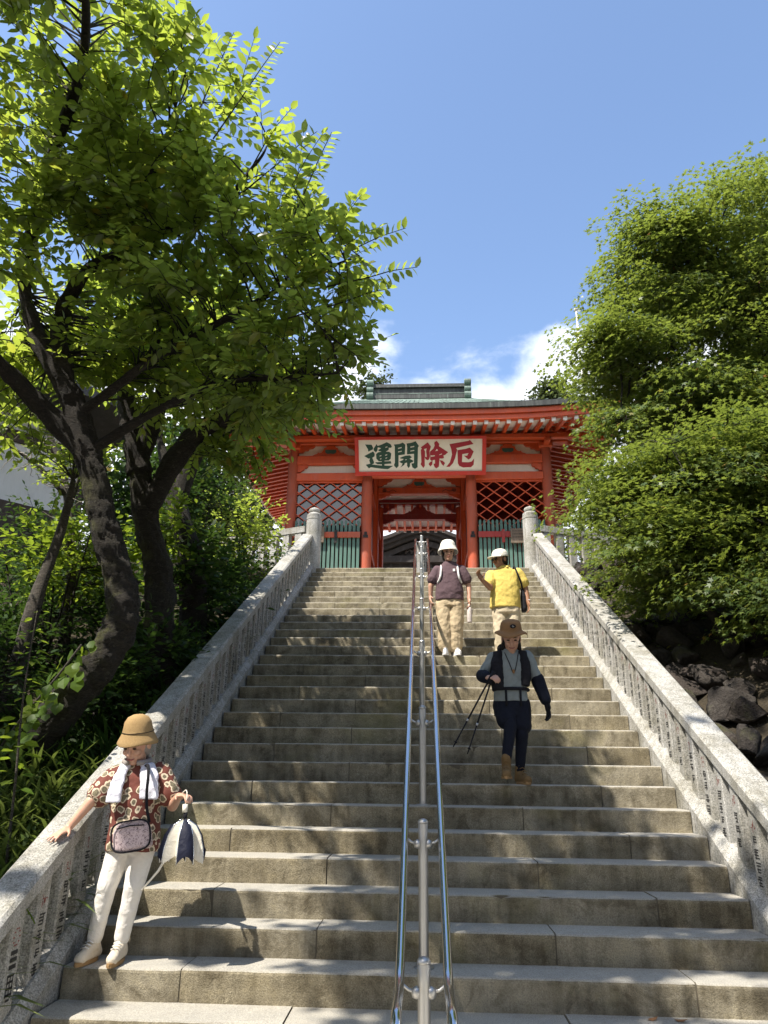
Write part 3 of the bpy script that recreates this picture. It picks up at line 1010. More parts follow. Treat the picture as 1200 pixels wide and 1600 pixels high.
# soffit boards between the rafters
def soffit():
    for side in range(4):
        vs = []; n = 30
        for i in range(n + 1):
            u = -1 + 2 * i / n
            up = 0.27 * abs(u) ** 3.2
            for (o2, zz, kk) in ((0.2, 9.53, 1.0), (1.75, 9.88, 0.3)):
                hx = EHX - o2; hy = EY1 - YC - o2
                if side in (0, 2): vs.append((GX + u * hx, YC + (-hy if side == 0 else hy), zz + up * kk))
                else: vs.append((GX + (hx if side == 1 else -hx), YC + u * hy, zz + up * kk))
        fs = [(i * 2, i * 2 + 2, i * 2 + 3, i * 2 + 1) for i in range(n)]
        MB().add(vs, fs).build('soffit', 'soffit_white', gate)
soffit()
def rafters():
    fr = MB().beam((0, -1.55, 0.27), (0, -0.02, -0.055), 0.075, 0.10).mesh('rafter', False, ('vermilion',))
    tp = MB().bbox(-0.048, 0.048, -0.060, -0.010, -0.125, 0.005, 0.006).mesh('rafter_tip', False, ('rafter_tip_white',))
    # template: tip at the origin, rafter rises away from it; local +y towards the tip
    fr2 = MB().beam((0, 0.0, -0.055), (0, 1.55, 0.27), 0.075, 0.10).mesh('rafter', False, ('vermilion',))
    def put(x, y, rz, up):
        o = bpy.data.objects.new('rafter', fr2); COL.objects.link(o)
        o.parent = gate
        o.matrix_parent_inverse = world_mat(gate).inverted()
        o.location = (x, y, 9.50 + up); o.rotation_euler = (0, 0, rz)
        t_ = bpy.data.objects.new('rafter_tip', tp); COL.objects.link(t_)
        t_.parent = o
    for i in range(-18, 19):
        x = GX + 0.02 + i * 0.2635
        put(x, EY0 + 0.235, 0, uplift(x)); put(x, EY1 - 0.235, math.pi, uplift(x))
    for i in range(-14, 15):
        y = YC + i * 0.2635
        put(GX - EHX + 0.235, y, -math.pi / 2, uplift_y(y)); put(GX + EHX - 0.235, y, math.pi / 2, uplift_y(y))
rafters()

# ridge
rz0, rz1 = 12.42, 12.83
rd = MB()
rd.box(GX - 1.42, GX + 1.42, YC - 0.22, YC + 0.22, 12.20, 12.36)
rd.box(GX - 1.40, GX + 1.40, YC - 0.17, YC + 0.17, 12.36, 12.57)
rd.box(GX - 1.42, GX + 1.42, YC - 0.24, YC + 0.24, 12.57, 12.61)
rd.box(GX - 1.42, GX + 1.42, YC - 0.20, YC + 0.20, 12.61, 12.70)
ridge = rd.build('ridge', 'copper_dark', roof)
for k in range(7):
    x = GX - 1.2 + k * 0.4
    MB().box(x - 0.01, x + 0.01, YC - 0.176, YC - 0.168, 12.37, 12.56).build('ridge_seam', 'copper_dark', roof)
MB().box(GX - 1.42, GX + 1.42, YC - 0.228, YC - 0.222, 12.345, 12.362).build('ridge_trim', 'copper', roof)
for sx in (-1, 1):
    x = GX + sx * 1.47
    pr = [(x - 0.10, 12.30), (x + 0.10, 12.30), (x + 0.10, 12.94), (x - 0.10, 12.94)]
    b = MB()
    def roll(zc, r_):
        pts = []
        n = 14
        vs = []; fs = []
        for j in range(n):
            a = 2 * math.pi * j / n
            vs.append((x - 0.10, YC - 0.20 + r_ * 1.3 * math.cos(a), zc + r_ * math.sin(a)))
            vs.append((x + 0.10, YC - 0.20 + r_ * 1.3 * math.cos(a), zc + r_ * math.sin(a)))
        for j in range(n):
            k = (j + 1) % n
            fs.append((j * 2, j * 2 + 1, k * 2 + 1, k * 2))
        fs.append(tuple(range(0, 2 * n, 2))); fs.append(tuple(range(1, 2 * n, 2)))
        b.add(vs, fs)
    roll(12.73, 0.10); roll(12.28, 0.12)
    b.box(x - 0.098, x + 0.098, YC - 0.22, YC + 0.22, 12.20, 12.77)
    roll(12.50, 0.08)
    o = b.build('ridge_end', 'copper', roof); fixnormals(o.data)

# ------------------------------------------------------------------ the signboard (read from right to left: ward off evil, open fortune)
SGN = tag(empty('signboard', (-0.022, 16.5, 8.57)), 'long white signboard with red frame, green and red brush characters, over the gate', 'signboard')
s_bot = Vector((-0.022, 16.72, 8.555)); s_top = Vector((-0.022, 16.24, 9.385))
s_up = (s_top - s_bot).normalized(); s_h = (s_top - s_bot).length
s_n = Vector((1, 0, 0)).cross(s_up).normalized()      # faces the viewer and slightly down
if s_n.y > 0: s_n = -s_n
SW = 3.225
def sgn(x, h, d):
    return s_bot + Vector((x, 0, 0)) + s_up * h + s_n * d
def sbox(x0, x1, h0, h1, d0, d1, name, mat):
    c = [sgn(x, h, d) for d in (d0, d1) for x, h in ((x0, h0), (x1, h0), (x1, h1), (x0, h1))]
    o = MB().add(c, [(0, 1, 2, 3), (7, 6, 5, 4), (0, 4, 5, 1), (1, 5, 6, 2), (2, 6, 7, 3), (3, 7, 4, 0)]).build(name, mat, SGN)
    fixnormals(o.data)
fw = 0.095
sbox(-SW / 2 + 0.03, SW / 2 - 0.03, 0.03, s_h - 0.03, -0.05, 0.0, 'board', 'sign_board')
sbox(-SW / 2, SW / 2, 0, fw, -0.06, 0.035, 'frame', 'sign_red')
sbox(-SW / 2, SW / 2, s_h - fw * 0.75, s_h, -0.06, 0.035, 'frame', 'sign_red')
sbox(-SW / 2, -SW / 2 + fw, fw + 0.001, s_h - fw * 0.75 - 0.001, -0.06, 0.034, 'frame', 'sign_red')
sbox(SW / 2 - fw, SW / 2, fw + 0.001, s_h - fw * 0.75 - 0.001, -0.06, 0.034, 'frame', 'sign_red')
CH = {
 'a': ('sign_green', 564, [
  [(90,118),(215,125),(245,180),(240,215),(150,258),(145,215)],
  [(310,110),(335,150),(420,120),(515,78),(590,120),(612,165),(595,188),(545,185),(555,215),(530,240),(490,262),(560,265),(600,300),(585,400),(545,435),(465,437),(465,452),(585,448),(600,495),(465,505),(462,535),(632,542),(530,605),(440,600),(195,565),(155,588),(95,515),(185,495),(165,435),(180,390),(150,395),(68,345),(245,255),(275,300),(270,350),(225,380),(260,465),(250,495),(215,512),(410,533),(412,510),(330,508),(280,480),(290,468),(410,460),(410,448),(350,448),(305,395),(300,310),(340,275),(410,262),(350,245),(345,225),(380,208),(405,192),(355,180),(335,178),(330,235),(300,275),(260,240),(250,205),(290,150)],
  [(485,170),(525,160),(525,180),(485,188)],[(368,340),(404,328),(404,347),(370,355)],[(374,400),(404,386),(404,408),(378,414)],[(478,325),(518,312),(518,330),(478,342)],[(483,385),(517,373),(514,390),(487,400)]]),
 'b': ('sign_green', 564, [
  [(650,125),(760,115),(825,88),(875,130),(862,320),(740,335),(738,545),(700,588),(655,545),(650,515),(668,480),(668,160)],[(732,192),(802,174),(802,195),(732,213)],[(732,262),(802,247),(802,265),(732,280)],
  [(900,108),(990,95),(1075,65),(1138,155),(1120,190),(1110,570),(1060,605),(1010,575),(990,500),(1040,490),(1042,310),(905,318),(910,180)],[(973,170),(1047,154),(1047,175),(973,191)],[(973,245),(1047,234),(1047,252),(973,264)],
  [(765,385),(870,345),(960,338),(1000,375),(975,395),(955,405),(1035,445),(1010,470),(965,490),(962,550),(935,588),(905,545),(905,480),(862,490),(850,525),(770,575),(805,530),(815,490),(790,488),(750,462),(830,425),(835,405),(780,400)],[(868,420),(902,414),(897,428),(870,432)]]),
 'c': ('sign_crimson', 652, [
  [(75,185),(210,88),(272,170),(245,260),(250,370),(230,425),(205,438),(165,415),(150,375),(152,545),(122,588),(70,515),(85,470),(75,230),(95,215)],[(135,220),(188,205),(178,260),(190,375),(157,370),(158,265)],
  [(345,85),(385,62),(435,125),(425,165),(605,283),(545,338),(515,345),(525,395),(490,408),(440,405),(425,560),(375,600),(340,570),(320,510),(350,500),(350,430),(305,435),(300,470),(298,520),(260,560),(225,515),(245,480),(290,455),(255,425),(258,385),(252,340),(252,270),(320,210),(345,150),(335,105)],[(355,262),(385,218),(412,248)],[(430,330),(480,308),(488,322),(440,340)],[(262,340),(300,345),(350,340),(345,360),(268,374)],
  [(440,435),(500,450),(545,495),(515,550),(480,515)]]),
 'd': ('sign_crimson', 652, [
  [(630,128),(1000,68),(1025,50),(1095,130),(760,205),(780,240),(740,400),(700,500),(635,568),(568,572),(640,480),(680,330),(665,220)],
  [(785,245),(940,225),(1025,198),(1100,275),(1045,400),(1000,432),(910,355),(975,355),(1000,305),(880,325),(875,480),(1000,485),(1060,470),(1110,410),(1100,530),(1050,580),(900,585),(820,550),(795,500)]]),
}
for key, (mat, ox, polys) in CH.items():
    cu = bpy.data.curves.new('character', 'CURVE'); cu.dimensions = '2D'; cu.fill_mode = 'FRONT'
    for poly in polys:
        sp = cu.splines.new('POLY'); sp.points.add(len(poly) - 1)
        for i, (x, y) in enumerate(poly):
            u = ox + x / 12.5; v = 684 + y / 12.5
            X = (u - 657.0) * 0.01579; H = (742.3 - v) * 0.01583
            sp.points[i].co = (X, H, 0, 1)
        sp.use_cyclic_u = True
    tmp = bpy.data.objects.new('tmp_char', cu); COL.objects.link(tmp)
    bpy.context.view_layer.update()
    dg = bpy.context.evaluated_depsgraph_get()
    me = bpy.data.meshes.new_from_object(tmp.evaluated_get(dg))
    bpy.data.objects.remove(tmp)
    me.name = 'character'
    co = [sgn(v.co.x, v.co.y, 0.004) for v in me.vertices]
    fs = [tuple(p_.vertices) for p_ in me.polygons]
    bpy.data.meshes.remove(me)
    MB().add(co, fs).build('character', mat, SGN)
for x in (-1.2, 1.2):
    MB().beam((x, 16.80, 9.30), (x, 16.36, 9.28), 0.03, 0.03).build('iron_stay', 'iron', SGN)

# ------------------------------------------------------------------ main hall seen through the gate
hall = tag(empty('main_hall', (0, 32, 5.4)), 'dark timber hall with curved gable seen through the gate opening', 'temple hall')
def kara(x, dz=0.0):
    a = abs(x)
    if a < 2.2:
        return 12.17 + dz - 0.62 * (0.5 - 0.5 * math.cos(math.pi * a / 2.2))
    return 11.55 + dz - 0.05 * math.sin((a - 2.2) * 1.3) + 0.06 * (a - 2.2)
def kara_band(x1, za, zb, y0, y1, name, mat):
    n = 40; vs = []; fs = []
    for i in range(n + 1):
        x = -x1 + 2 * x1 * i / n
        vs += [(x + 0.03, y0, kara(x, za)), (x + 0.03, y0, kara(x, zb)), (x + 0.03, y1, kara(x, za)), (x + 0.03, y1, kara(x, zb))]
    for i in range(n):
        a = i * 4; c = a + 4
        fs += [(a, c, c + 1, a + 1), (a + 2, a + 3, c + 3, c + 2), (a, a + 2, c + 2, c), (a + 1, c + 1, c + 3, a + 3)]
    o = MB().add(vs, fs).build(name, mat, hall, True); fixnormals(o.data); autosmooth(o, 40)
kara_band(4.6, -0.16, 0.0, 31.2, 37, 'hall_roof', 'hall_wood')
kara_band(4.3, -0.34, -0.162, 31.35, 33, 'bargeboard', 'hall_wood')
kara_band(4.1, -0.52, -0.345, 31.55, 33, 'bargeboard', 'hall_wood')
kara_band(3.9, -0.86, -0.60, 31.75, 33, 'bargeboard', 'hall_wood')
MB().box(-4.0, 4.0, 32.0, 32.4, 5.44, 11.3).build('hall_wall', 'hall_wood', hall)
MB().box(-4.2, 4.2, 31.7, 32.0, 10.55, 10.85).build('hall_beam', 'hall_wood', hall)
rg = random.Random(4)
for k in range(16):
    x = -2.0 + k * 0.27
    pts = [(x + 0.16 * math.cos(a * 0.5) * (1 - a / 14), 31.93, 11.05 + 0.10 * math.sin(a * 0.9) + 0.1 * rg.random()) for a in range(9)]
    MB().tube(catmull(pts, 3), 0.035, 6).build('wave_carving', 'dark_wood', hall, True)
for k in range(8):
    x = -3.2 + k * 0.9
    MB().box(x - 0.06, x + 0.06, 31.9, 31.998, 5.44, 10.55).build('hall_post', 'hall_wood', hall)
    MB().box(x + 0.15, x + 0.70, 31.95, 31.999, 9.75, 10.2).build('hall_panel', 'dark_wood', hall)

# white plastered building beyond the trees
wb = tag(empty('white_building', (-9, 13, 5.4)), 'white plastered building with dark timber bands behind the tree trunks', 'building')
def obox(p0, p1, z0, z1, depth, name, mat):
    """wall slab along p0->p1"""
    a = Vector((p0[0], p0[1], 0)); c = Vector((p1[0], p1[1], 0)); d = (c - a).normalized(); n = Vector((-d.y, d.x, 0))
    vs = [(a.x, a.y, z0), (c.x, c.y, z0), (c.x + n.x * depth, c.y + n.y * depth, z0), (a.x + n.x * depth, a.y + n.y * depth, z0)]
    vs += [(x, y, z1) for x, y, z in vs]
    o = MB().add(vs, [(0, 3, 2, 1), (4, 5, 6, 7), (0, 1, 5, 4), (1, 2, 6, 5), (2, 3, 7, 6), (3, 0, 4, 7)]).build(name, mat, wb); fixnormals(o.data)
wa, wc = (-10.6, 11.1), (-7.45, 14.6)
obox(wa, wc, 5.2, 8.9, 5.0, 'wall', 'wall_white')
dv = (Vector(wc) - Vector(wa)).normalized(); nv = Vector((dv.y, -dv.x))
def off(p, q): return (p[0] + nv.x * q, p[1] + nv.y * q)
obox(off(wa, 0.05), off(wc, 0.05), 8.02, 8.28, 0.045, 'timber_band', 'dark_wood')
obox(off(wa, 0.05), off(wc, 0.05), 5.3, 6.72, 0.045, 'timber_base', 'dark_wood')
obox(off(wa, 0.05), off(wc, 0.05), 8.62, 8.80, 0.045, 'timber_band', 'dark_wood')
for k in (0.02, 0.975):
    p_ = Vector(wa) + (Vector(wc) - Vector(wa)) * k
    q_ = p_ + dv * 0.14
    obox(off(p_, 0.06), off(q_, 0.06), 5.3, 8.6, 0.05, 'timber_post', 'dark_wood')
obox(off((wa[0] - dv.x, wa[1] - dv.y), 1.3), off((wc[0] + dv.x * 0.9, wc[1] + dv.y * 0.9), 1.3), 8.95, 9.2, 4.0, 'eave', 'roof_dark')
# ------------------------------------------------------------------ plants
LEAF_V = np.array([(0, 0, 0), (0.26, 0.22, 0.03), (0.62, 0.235, 0.015), (1.0, 0, -0.10), (0.62, -0.235, 0.015), (0.26, -0.22, 0.03), (0.26, 0, -0.02), (0.62, 0, -0.04)], float)
LEAF_F = np.array([(0, 6, 1), (0, 5, 6), (1, 6, 7), (1, 7, 2), (6, 5, 4), (6, 4, 7), (2, 7, 3), (7, 4, 3)])
def star(n=5):
    v = [(0, 0, 0)]
    ang = [-2.1, -1.15, 0.0, 1.15, 2.1]; ln = [0.55, 0.85, 1.0, 0.85, 0.55]
    rim = []
    for i, (a, l) in enumerate(zip(ang, ln)):
        rim.append((l * math.cos(a), l * math.sin(a), -0.08 * l))
        if i < 4:
            m_ = (a + ang[i + 1]) / 2
            rim.append((0.34 * math.cos(m_), 0.34 * math.sin(m_), 0.02))
    rim.append((-0.22, 0.0, 0.0))
    v += rim
    f = [(0, i, i + 1) for i in range(1, len(rim))] + [(0, len(rim), 1)]
    return np.array(v, float) * 0.6, np.array(f)
STAR_V, STAR_F = star()
BLADE_V = np.array([(0, 0.02, 0), (0, -0.02, 0), (0.35, 0.035, 0.02), (0.35, -0.035, 0.02), (0.7, 0.028, -0.03), (0.7, -0.028, -0.03), (1.0, 0, -0.16)], float)
BLADE_F = np.array([(0, 1, 3), (0, 3, 2), (2, 3, 5), (2, 5, 4), (4, 5, 6)])

def unit(a):
    return a / np.maximum(np.linalg.norm(a, axis=-1, keepdims=True), 1e-9)

def scatter_mesh(name, P, D, N, S, tv, tf, rnd=None):
    """many copies of one small blade as a single mesh with a per-face random value"""
    P = np.asarray(P, float); D = unit(np.asarray(D, float)); N = np.asarray(N, float)
    S = np.asarray(S, float).reshape(-1, 1, 1)
    Yv = unit(np.cross(N, D)); Zv = np.cross(D, Yv)
    n, k, m = len(P), len(tv), len(tf)
    V = P[:, None, :] + S * (tv[None, :, 0, None] * D[:, None, :] + tv[None, :, 1, None] * Yv[:, None, :] + tv[None, :, 2, None] * Zv[:, None, :])
    F = (tf[None] + (np.arange(n) * k)[:, None, None]).reshape(-1)
    me = bpy.data.meshes.new(name)
    me.vertices.add(n * k); me.vertices.foreach_set('co', V.astype(np.float32).ravel())
    me.loops.add(n * m * 3); me.loops.foreach_set('vertex_index', F.astype(np.int32))
    me.polygons.add(n * m)
    me.polygons.foreach_set('loop_start', np.arange(0, n * m * 3, 3, dtype=np.int32))
    me.polygons.foreach_set('loop_total', np.full(n * m, 3, dtype=np.int32))
    me.update(calc_edges=True)
    if rnd is None: rnd = nrg.random(n)
    at = me.attributes.new('rnd', 'FLOAT', 'FACE')
    at.data.foreach_set('value', np.repeat(rnd, m).astype(np.float32))
    return me

def single_leaf_mesh(tv, tf, seed):
    me = bpy.data.meshes.new('leaf')
    w = np.array(tv); w[:, 2] += 0.06 * (seed - 1) * w[:, 0] ** 2
    me.from_pydata(w.tolist(), [], [tuple(int(i) for i in f) for f in tf]); me.update()
    return me

def limb(name, pts, rad, parent, mat='bark', n=12, sub=5, rough=0.10, seed=0, fine=0.0):
    P = catmull(pts, sub); Rr = lerp_list(list(rad), sub)
    rg = np.random.default_rng(seed)
    b = MB().tube(P, Rr, n)
    V = np.array(b.v); c = np.repeat(np.array([list(p) for p in P]), n, 0)
    d = V - c
    ph = rg.uniform(0, 6.28, 6)
    k = np.arange(len(V))
    ang = (k % n) / n * 6.283
    h = (k // n)
    wob = 1 + rough * (0.6 * np.sin(2 * ang + ph[0] + h * 0.35) + 0.4 * np.sin(3 * ang + ph[1] - h * 0.6) + 0.5 * np.sin(h * 0.9 + ph[2])) + rg.normal(0, rough * 0.25, len(V))
    if fine:
        for q_ in range(9):
            fa = rg.integers(3, 13); fh = rg.uniform(0.15, 1.6); wob = wob + fine * np.sin(fa * ang + rg.uniform(0, 6.28) + h * fh) * np.sin(h * rg.uniform(0.1, 0.9) + rg.uniform(0, 6.28))
        wob = wob + rg.normal(0, fine * 1.1, len(V)) + fine * 3.5 * np.maximum(0, np.sin(h * 0.33 + ph[3]) * np.sin(ang * 2 + ph[4]) - 0.72)
    b.v = [tuple(x) for x in (c + d * wob[:, None])]
    return b.build(name, mat, parent, True), [(p, r) for p, r in zip(P, Rr)]

def sample_ell(E, n, rg, shell=0.55):
    vol = np.array([e[1] * e[2] * e[3] for e in E]); vol = vol ** 0.8; vol /= vol.sum()
    idx = rg.choice(len(E), n, p=vol)
    d = unit(rg.normal(size=(n, 3)))
    r = rg.random(n) ** shell
    C = np.array([E[i][0] for i in idx]); Rr = np.array([[E[i][1], E[i][2], E[i][3]] for i in idx])
    return C + d * r[:, None] * Rr, d

def shoot_crown(nodes, E, ntarget, seed, size=(0.10, 0.145), shoots=(2, 4), per=(8, 13), up=0.2, twig_r=0.007, shell=0.5):
    """twigs from the limbs to points of the crown, then leafy shoots"""
    rg = np.random.default_rng(seed)
    T, OUT = sample_ell(E, ntarget, rg, shell)
    NP = np.array([list(p) for p, r in nodes])
    tw = MB()
    P = []; D = []; N = []; S = []
    for t_, o_ in zip(T, OUT):
        dd = np.linalg.norm(NP - t_, axis=1) + np.maximum(0, NP[:, 2] - t_[2]) * 0.8
        q = NP[np.argmin(dd)]
        L = np.linalg.norm(t_ - q)
        mid = (q + t_) / 2 + rg.normal(0, 0.06 * L, 3) + np.array([0, 0, 0.10 * L])
        tw.tube([q, mid, t_], [twig_r * (0.8 + 0.9 * min(L, 1.6)), twig_r * 0.9, twig_r * 0.55], 4, False)
        base = (t_ - q) / max(L, 1e-3)
        for s_ in range(rg.integers(shoots[0], shoots[1] + 1)):
            d = unit(base * 0.55 + o_ * 0.35 + rg.normal(0, 0.55, 3) + np.array([0, 0, up]))
            ln = rg.uniform(0.25, 0.52)
            st = t_ - base * rg.uniform(0, 0.25) * L
            k = rg.integers(per[0], per[1] + 1)
            side = unit(np.cross(d, [0, 0, 1]) + rg.normal(0, 0.15, 3))
            end = st + d * ln - np.array([0, 0, 0.06])
            tw.tube([st, (st + end) / 2 + np.array([0, 0, 0.03]), end], [twig_r * 0.5, twig_r * 0.4, twig_r * 0.25], 3, False)
            for i in range(k):
                f = (i + 0.5) / k
                p = st + d * ln * f + np.array([0, 0, 0.03 * math.sin(3.14 * f) - 0.06 * f])
                sg = 1 if i % 2 else -1
                ld = d * rg.uniform(0.3, 0.8) + side * sg * rg.uniform(0.6, 1.0) + np.array([0, 0, rg.uniform(-0.55, 0.1)])
                if i == k - 1: ld = d + np.array([0, 0, -0.2])
                P.append(p); D.append(ld); N.append(np.array([0, 0, 1]) + rg.normal(0, 0.42, 3)); S.append(rg.uniform(*size) * (0.75 + 0.25 * math.sin(3.14 * min(1, f + 0.15))))
    return tw, np.array(P), np.array(D), np.array(N), np.array(S)

def in_view(P):
    d = P - np.array(CAM_POS)
    z = d @ np.array(c_fwd)
    u = (d @ np.array(c_right)) / z; v = (d @ np.array(c_up)) / z
    return (z > 0.2) & (np.abs(u) < 0.52) & (np.abs(v) < 0.69), np.linalg.norm(d, axis=1)

def leaves_of(root, P, D, N, S, tv, tf, mat, name='leaves', nsingle=0, seed=0):
    """the leaves that show largest are parts of their own, the rest one mass"""
    keep = np.ones(len(P), bool)
    if nsingle:
        ok, dist = in_view(P)
        score = np.where(ok, S / dist, -1)
        pick = np.argsort(-score)[:nsingle]
        keep[pick] = False
        tm = [single_leaf_mesh(tv, tf, s) for s in range(3)]
        for m_ in tm: m_.materials.append(MATS[mat])
        Dn = unit(D); Yv = unit(np.cross(N, Dn)); Zv = np.cross(Dn, Yv)
        inv = world_mat(root).inverted()
        for c_, i in enumerate(pick):
            o = bpy.data.objects.new('leaf', tm[c_ % 3]); COL.objects.link(o)
            m4 = Matrix.Identity(4)
            for r_ in range(3):
                m4[r_][0] = Dn[i][r_] * S[i]; m4[r_][1] = Yv[i][r_] * S[i]; m4[r_][2] = Zv[i][r_] * S[i]; m4[r_][3] = P[i][r_]
            o.parent = root; o.matrix_parent_inverse = inv; o.matrix_basis = m4
    me = scatter_mesh(name, P[keep], D[keep], N[keep], S[keep], tv, tf)
    o = link(name, me, root, mat)
    tag(o, kind='stuff')
    return o

# ---- the big cherry that leans over the stairs
ch = tag(empty('cherry_tree', (-3.52, 6.5, 1.5)), 'nearest cherry tree with leaning mossy trunk, its crown reaching over the stairs', 'tree')
nodes = []
_, nd = limb('trunk', [(-3.75, 6.55, 1.2), (-3.522, 6.5, 1.56), (-3.279, 6.45, 1.93), (-2.998, 6.4, 2.28), (-2.772, 6.35, 2.58), (-2.66, 6.3, 2.912), (-2.749, 6.3, 3.264), (-2.906, 6.25, 3.676), (-3.038, 6.2, 4.101), (-3.19, 6.2, 4.50)], [0.21, 0.18, 0.162, 0.155, 0.15, 0.143, 0.130, 0.124, 0.118, 0.125], ch, 'bark', 46, 16, 0.09, 1, 0.022)
LB = [
 ([(-3.16, 6.2, 4.40), (-3.307, 6.1, 4.856), (-3.453, 6.0, 5.149), (-3.687, 5.9, 5.517), (-3.843, 5.8, 5.962), (-3.779, 5.6, 6.365), (-3.665, 5.4, 6.835)], [0.125, 0.115, 0.10, 0.08, 0.06, 0.045, 0.025]),
 ([(-3.42, 6.02, 5.10), (-3.496, 5.9, 5.585), (-3.409, 5.8, 5.88), (-3.136, 5.6, 6.087), (-2.667, 5.4, 6.167), (-2.619, 5.2, 6.391), (-2.35, 5.0, 6.85), (-2.2, 4.9, 7.25)], [0.095, 0.08, 0.068, 0.056, 0.045, 0.034, 0.020, 0.006]),
 ([(-3.17, 6.2, 4.42), (-3.50, 6.02, 4.75), (-3.70, 5.8, 4.95), (-3.85, 5.4, 5.10), (-4.1, 5.0, 5.4)], [0.10, 0.095, 0.08, 0.06, 0.04]),
 ([(-3.28, 6.1, 4.80), (-2.85, 5.9, 4.98), (-2.44, 5.7, 5.158), (-1.726, 5.4, 5.349), (-1.081, 5.2, 5.585), (-0.514, 5.0, 5.675)], [0.05, 0.042, 0.034, 0.026, 0.018, 0.008]),
 ([(-2.667, 5.4, 6.167), (-1.88, 5.2, 6.366), (-1.45, 5.0, 6.70), (-1.35, 5.0, 6.95)], [0.045, 0.03, 0.014, 0.004]),
 ([(-3.16, 6.2, 4.45), (-2.563, 6.0, 4.72), (-1.822, 5.7, 4.882), (-1.09, 5.5, 4.82), (-0.7, 5.4, 4.8)], [0.05, 0.036, 0.026, 0.016, 0.008]),
 ([(-3.779, 5.6, 6.365), (-3.338, 5.0, 6.813), (-2.849, 4.4, 7.376), (-2.6, 3.6, 7.7), (-2.4, 2.6, 7.9)], [0.06, 0.05, 0.038, 0.025, 0.012]),
 ([(-3.9, 5.2, 5.2), (-3.9, 4.4, 5.9), (-3.6, 3.6, 6.6), (-3.4, 2.8, 7.0)], [0.06, 0.045, 0.03, 0.012]),
]
for i, (p_, r_) in enumerate(LB):
    _, nd = limb('limb', p_, r_, ch, 'bark_dark', 24, 10, 0.10, 20 + i, 0.025)
    nodes += nd[1:]
EC = [((-3.255, 4.7, 7.542), 0.98, 1.2, 0.98), ((-2.15, 4.9, 7.05), 0.62, 0.9, 0.62), ((-2.471, 5.2, 6.386), 0.87, 0.9, 0.7), ((-1.40, 5.0, 6.15), 0.62, 0.8, 0.55), ((-0.78, 5.0, 5.5), 0.42, 0.6, 0.34),
      ((-3.369, 5.2, 6.415), 0.95, 1.1, 0.88), ((-1.744, 5.4, 5.549), 0.85, 0.9, 0.63), ((-0.93, 5.3, 5.0), 0.42, 0.7, 0.40), ((-1.438, 5.6, 4.75), 0.62, 0.8, 0.36), ((-2.75, 6.2, 5.47), 0.7, 0.8, 0.45), ((-0.90, 5.4, 4.62), 0.22, 0.4, 0.2), ((-3.5, 6.9, 6.0), 0.9, 0.5, 0.6), ((-2.4, 6.6, 5.5), 0.8, 0.5, 0.5), ((-1.35, 6.0, 4.95), 0.5, 0.5, 0.36), ((-4.3, 6.0, 5.4), 0.6, 0.7, 0.5), ((-4.2, 6.8, 5.9), 0.7, 0.5, 0.7), ((-4.5, 7.0, 5.1), 0.6, 0.5, 0.45)]
tw, P, D, N, S = shoot_crown(nodes, EC, 600, 3)
EC2 = [((-2.4, 2.9, 7.7), 1.1, 0.9, 0.5), ((-3.2, 3.4, 7.9), 0.9, 0.8, 0.5)]
tw2, P2, D2, N2, S2 = shoot_crown(nodes, EC2, 110, 4)
# sprays that stand out against the sky
tips = [(-1.62, 4.9, 7.35, -1.30, 4.9, 8.05), (-0.98, 4.95, 6.35, -0.78, 4.95, 6.98), (-0.55, 5.0, 5.75, -0.12, 5.0, 5.95), (-0.45, 5.0, 5.45, -0.02, 5.0, 5.55), (-0.62, 5.1, 5.3, -0.25, 5.1, 5.42), (-1.2, 5.0, 6.75, -0.92, 5.0, 7.05), (-1.9, 4.9, 7.6, -1.75, 4.9, 8.2), (-0.66, 5.2, 4.95, -0.42, 5.2, 4.72)]
rg = np.random.default_rng(77)
Pt = []; Dt = []; Nt = []; St = []
for (a0, a1, a2, b0, b1, b2) in tips:
    A = np.array([a0, a1, a2]); B = np.array([b0, b1, b2]); d = unit(B - A); L = np.linalg.norm(B - A)
    tw.tube([A - d * 0.5, A, (A + B) / 2 + [0, 0, 0.02], B], [0.009, 0.007, 0.005, 0.003], 4, False)
    side = unit(np.cross(d, [0, 1, 0.3]))
    k = int(L / 0.026)
    for i in range(k):
        f = (i + 0.3) / k
        sg = 1 if i % 2 else -1
        Pt.append(A + (B - A) * f); Dt.append(d * 0.55 + side * sg * 0.9 + np.array([0, rg.uniform(-.3, .3), -0.25])); Nt.append(np.array([0.1, -0.3, 1]) + rg.normal(0, 0.35, 3)); St.append(rg.uniform(0.10, 0.14) * (1 - 0.25 * f))
tw.build('twigs', 'bark_dark', ch, True)
tw2.build('twigs', 'bark_dark', ch, True)
P = np.concatenate([P, P2, np.array(Pt)]); D = np.concatenate([D, D2, np.array(Dt)]); N = np.concatenate([N, N2, np.array(Nt)]); S = np.concatenate([S, S2, np.array(St)])
leaves_of(ch, P, D, N, S, LEAF_V, LEAF_F, 'leaf_cherry', 'leaves', 300)
N_CHERRY = len(P)

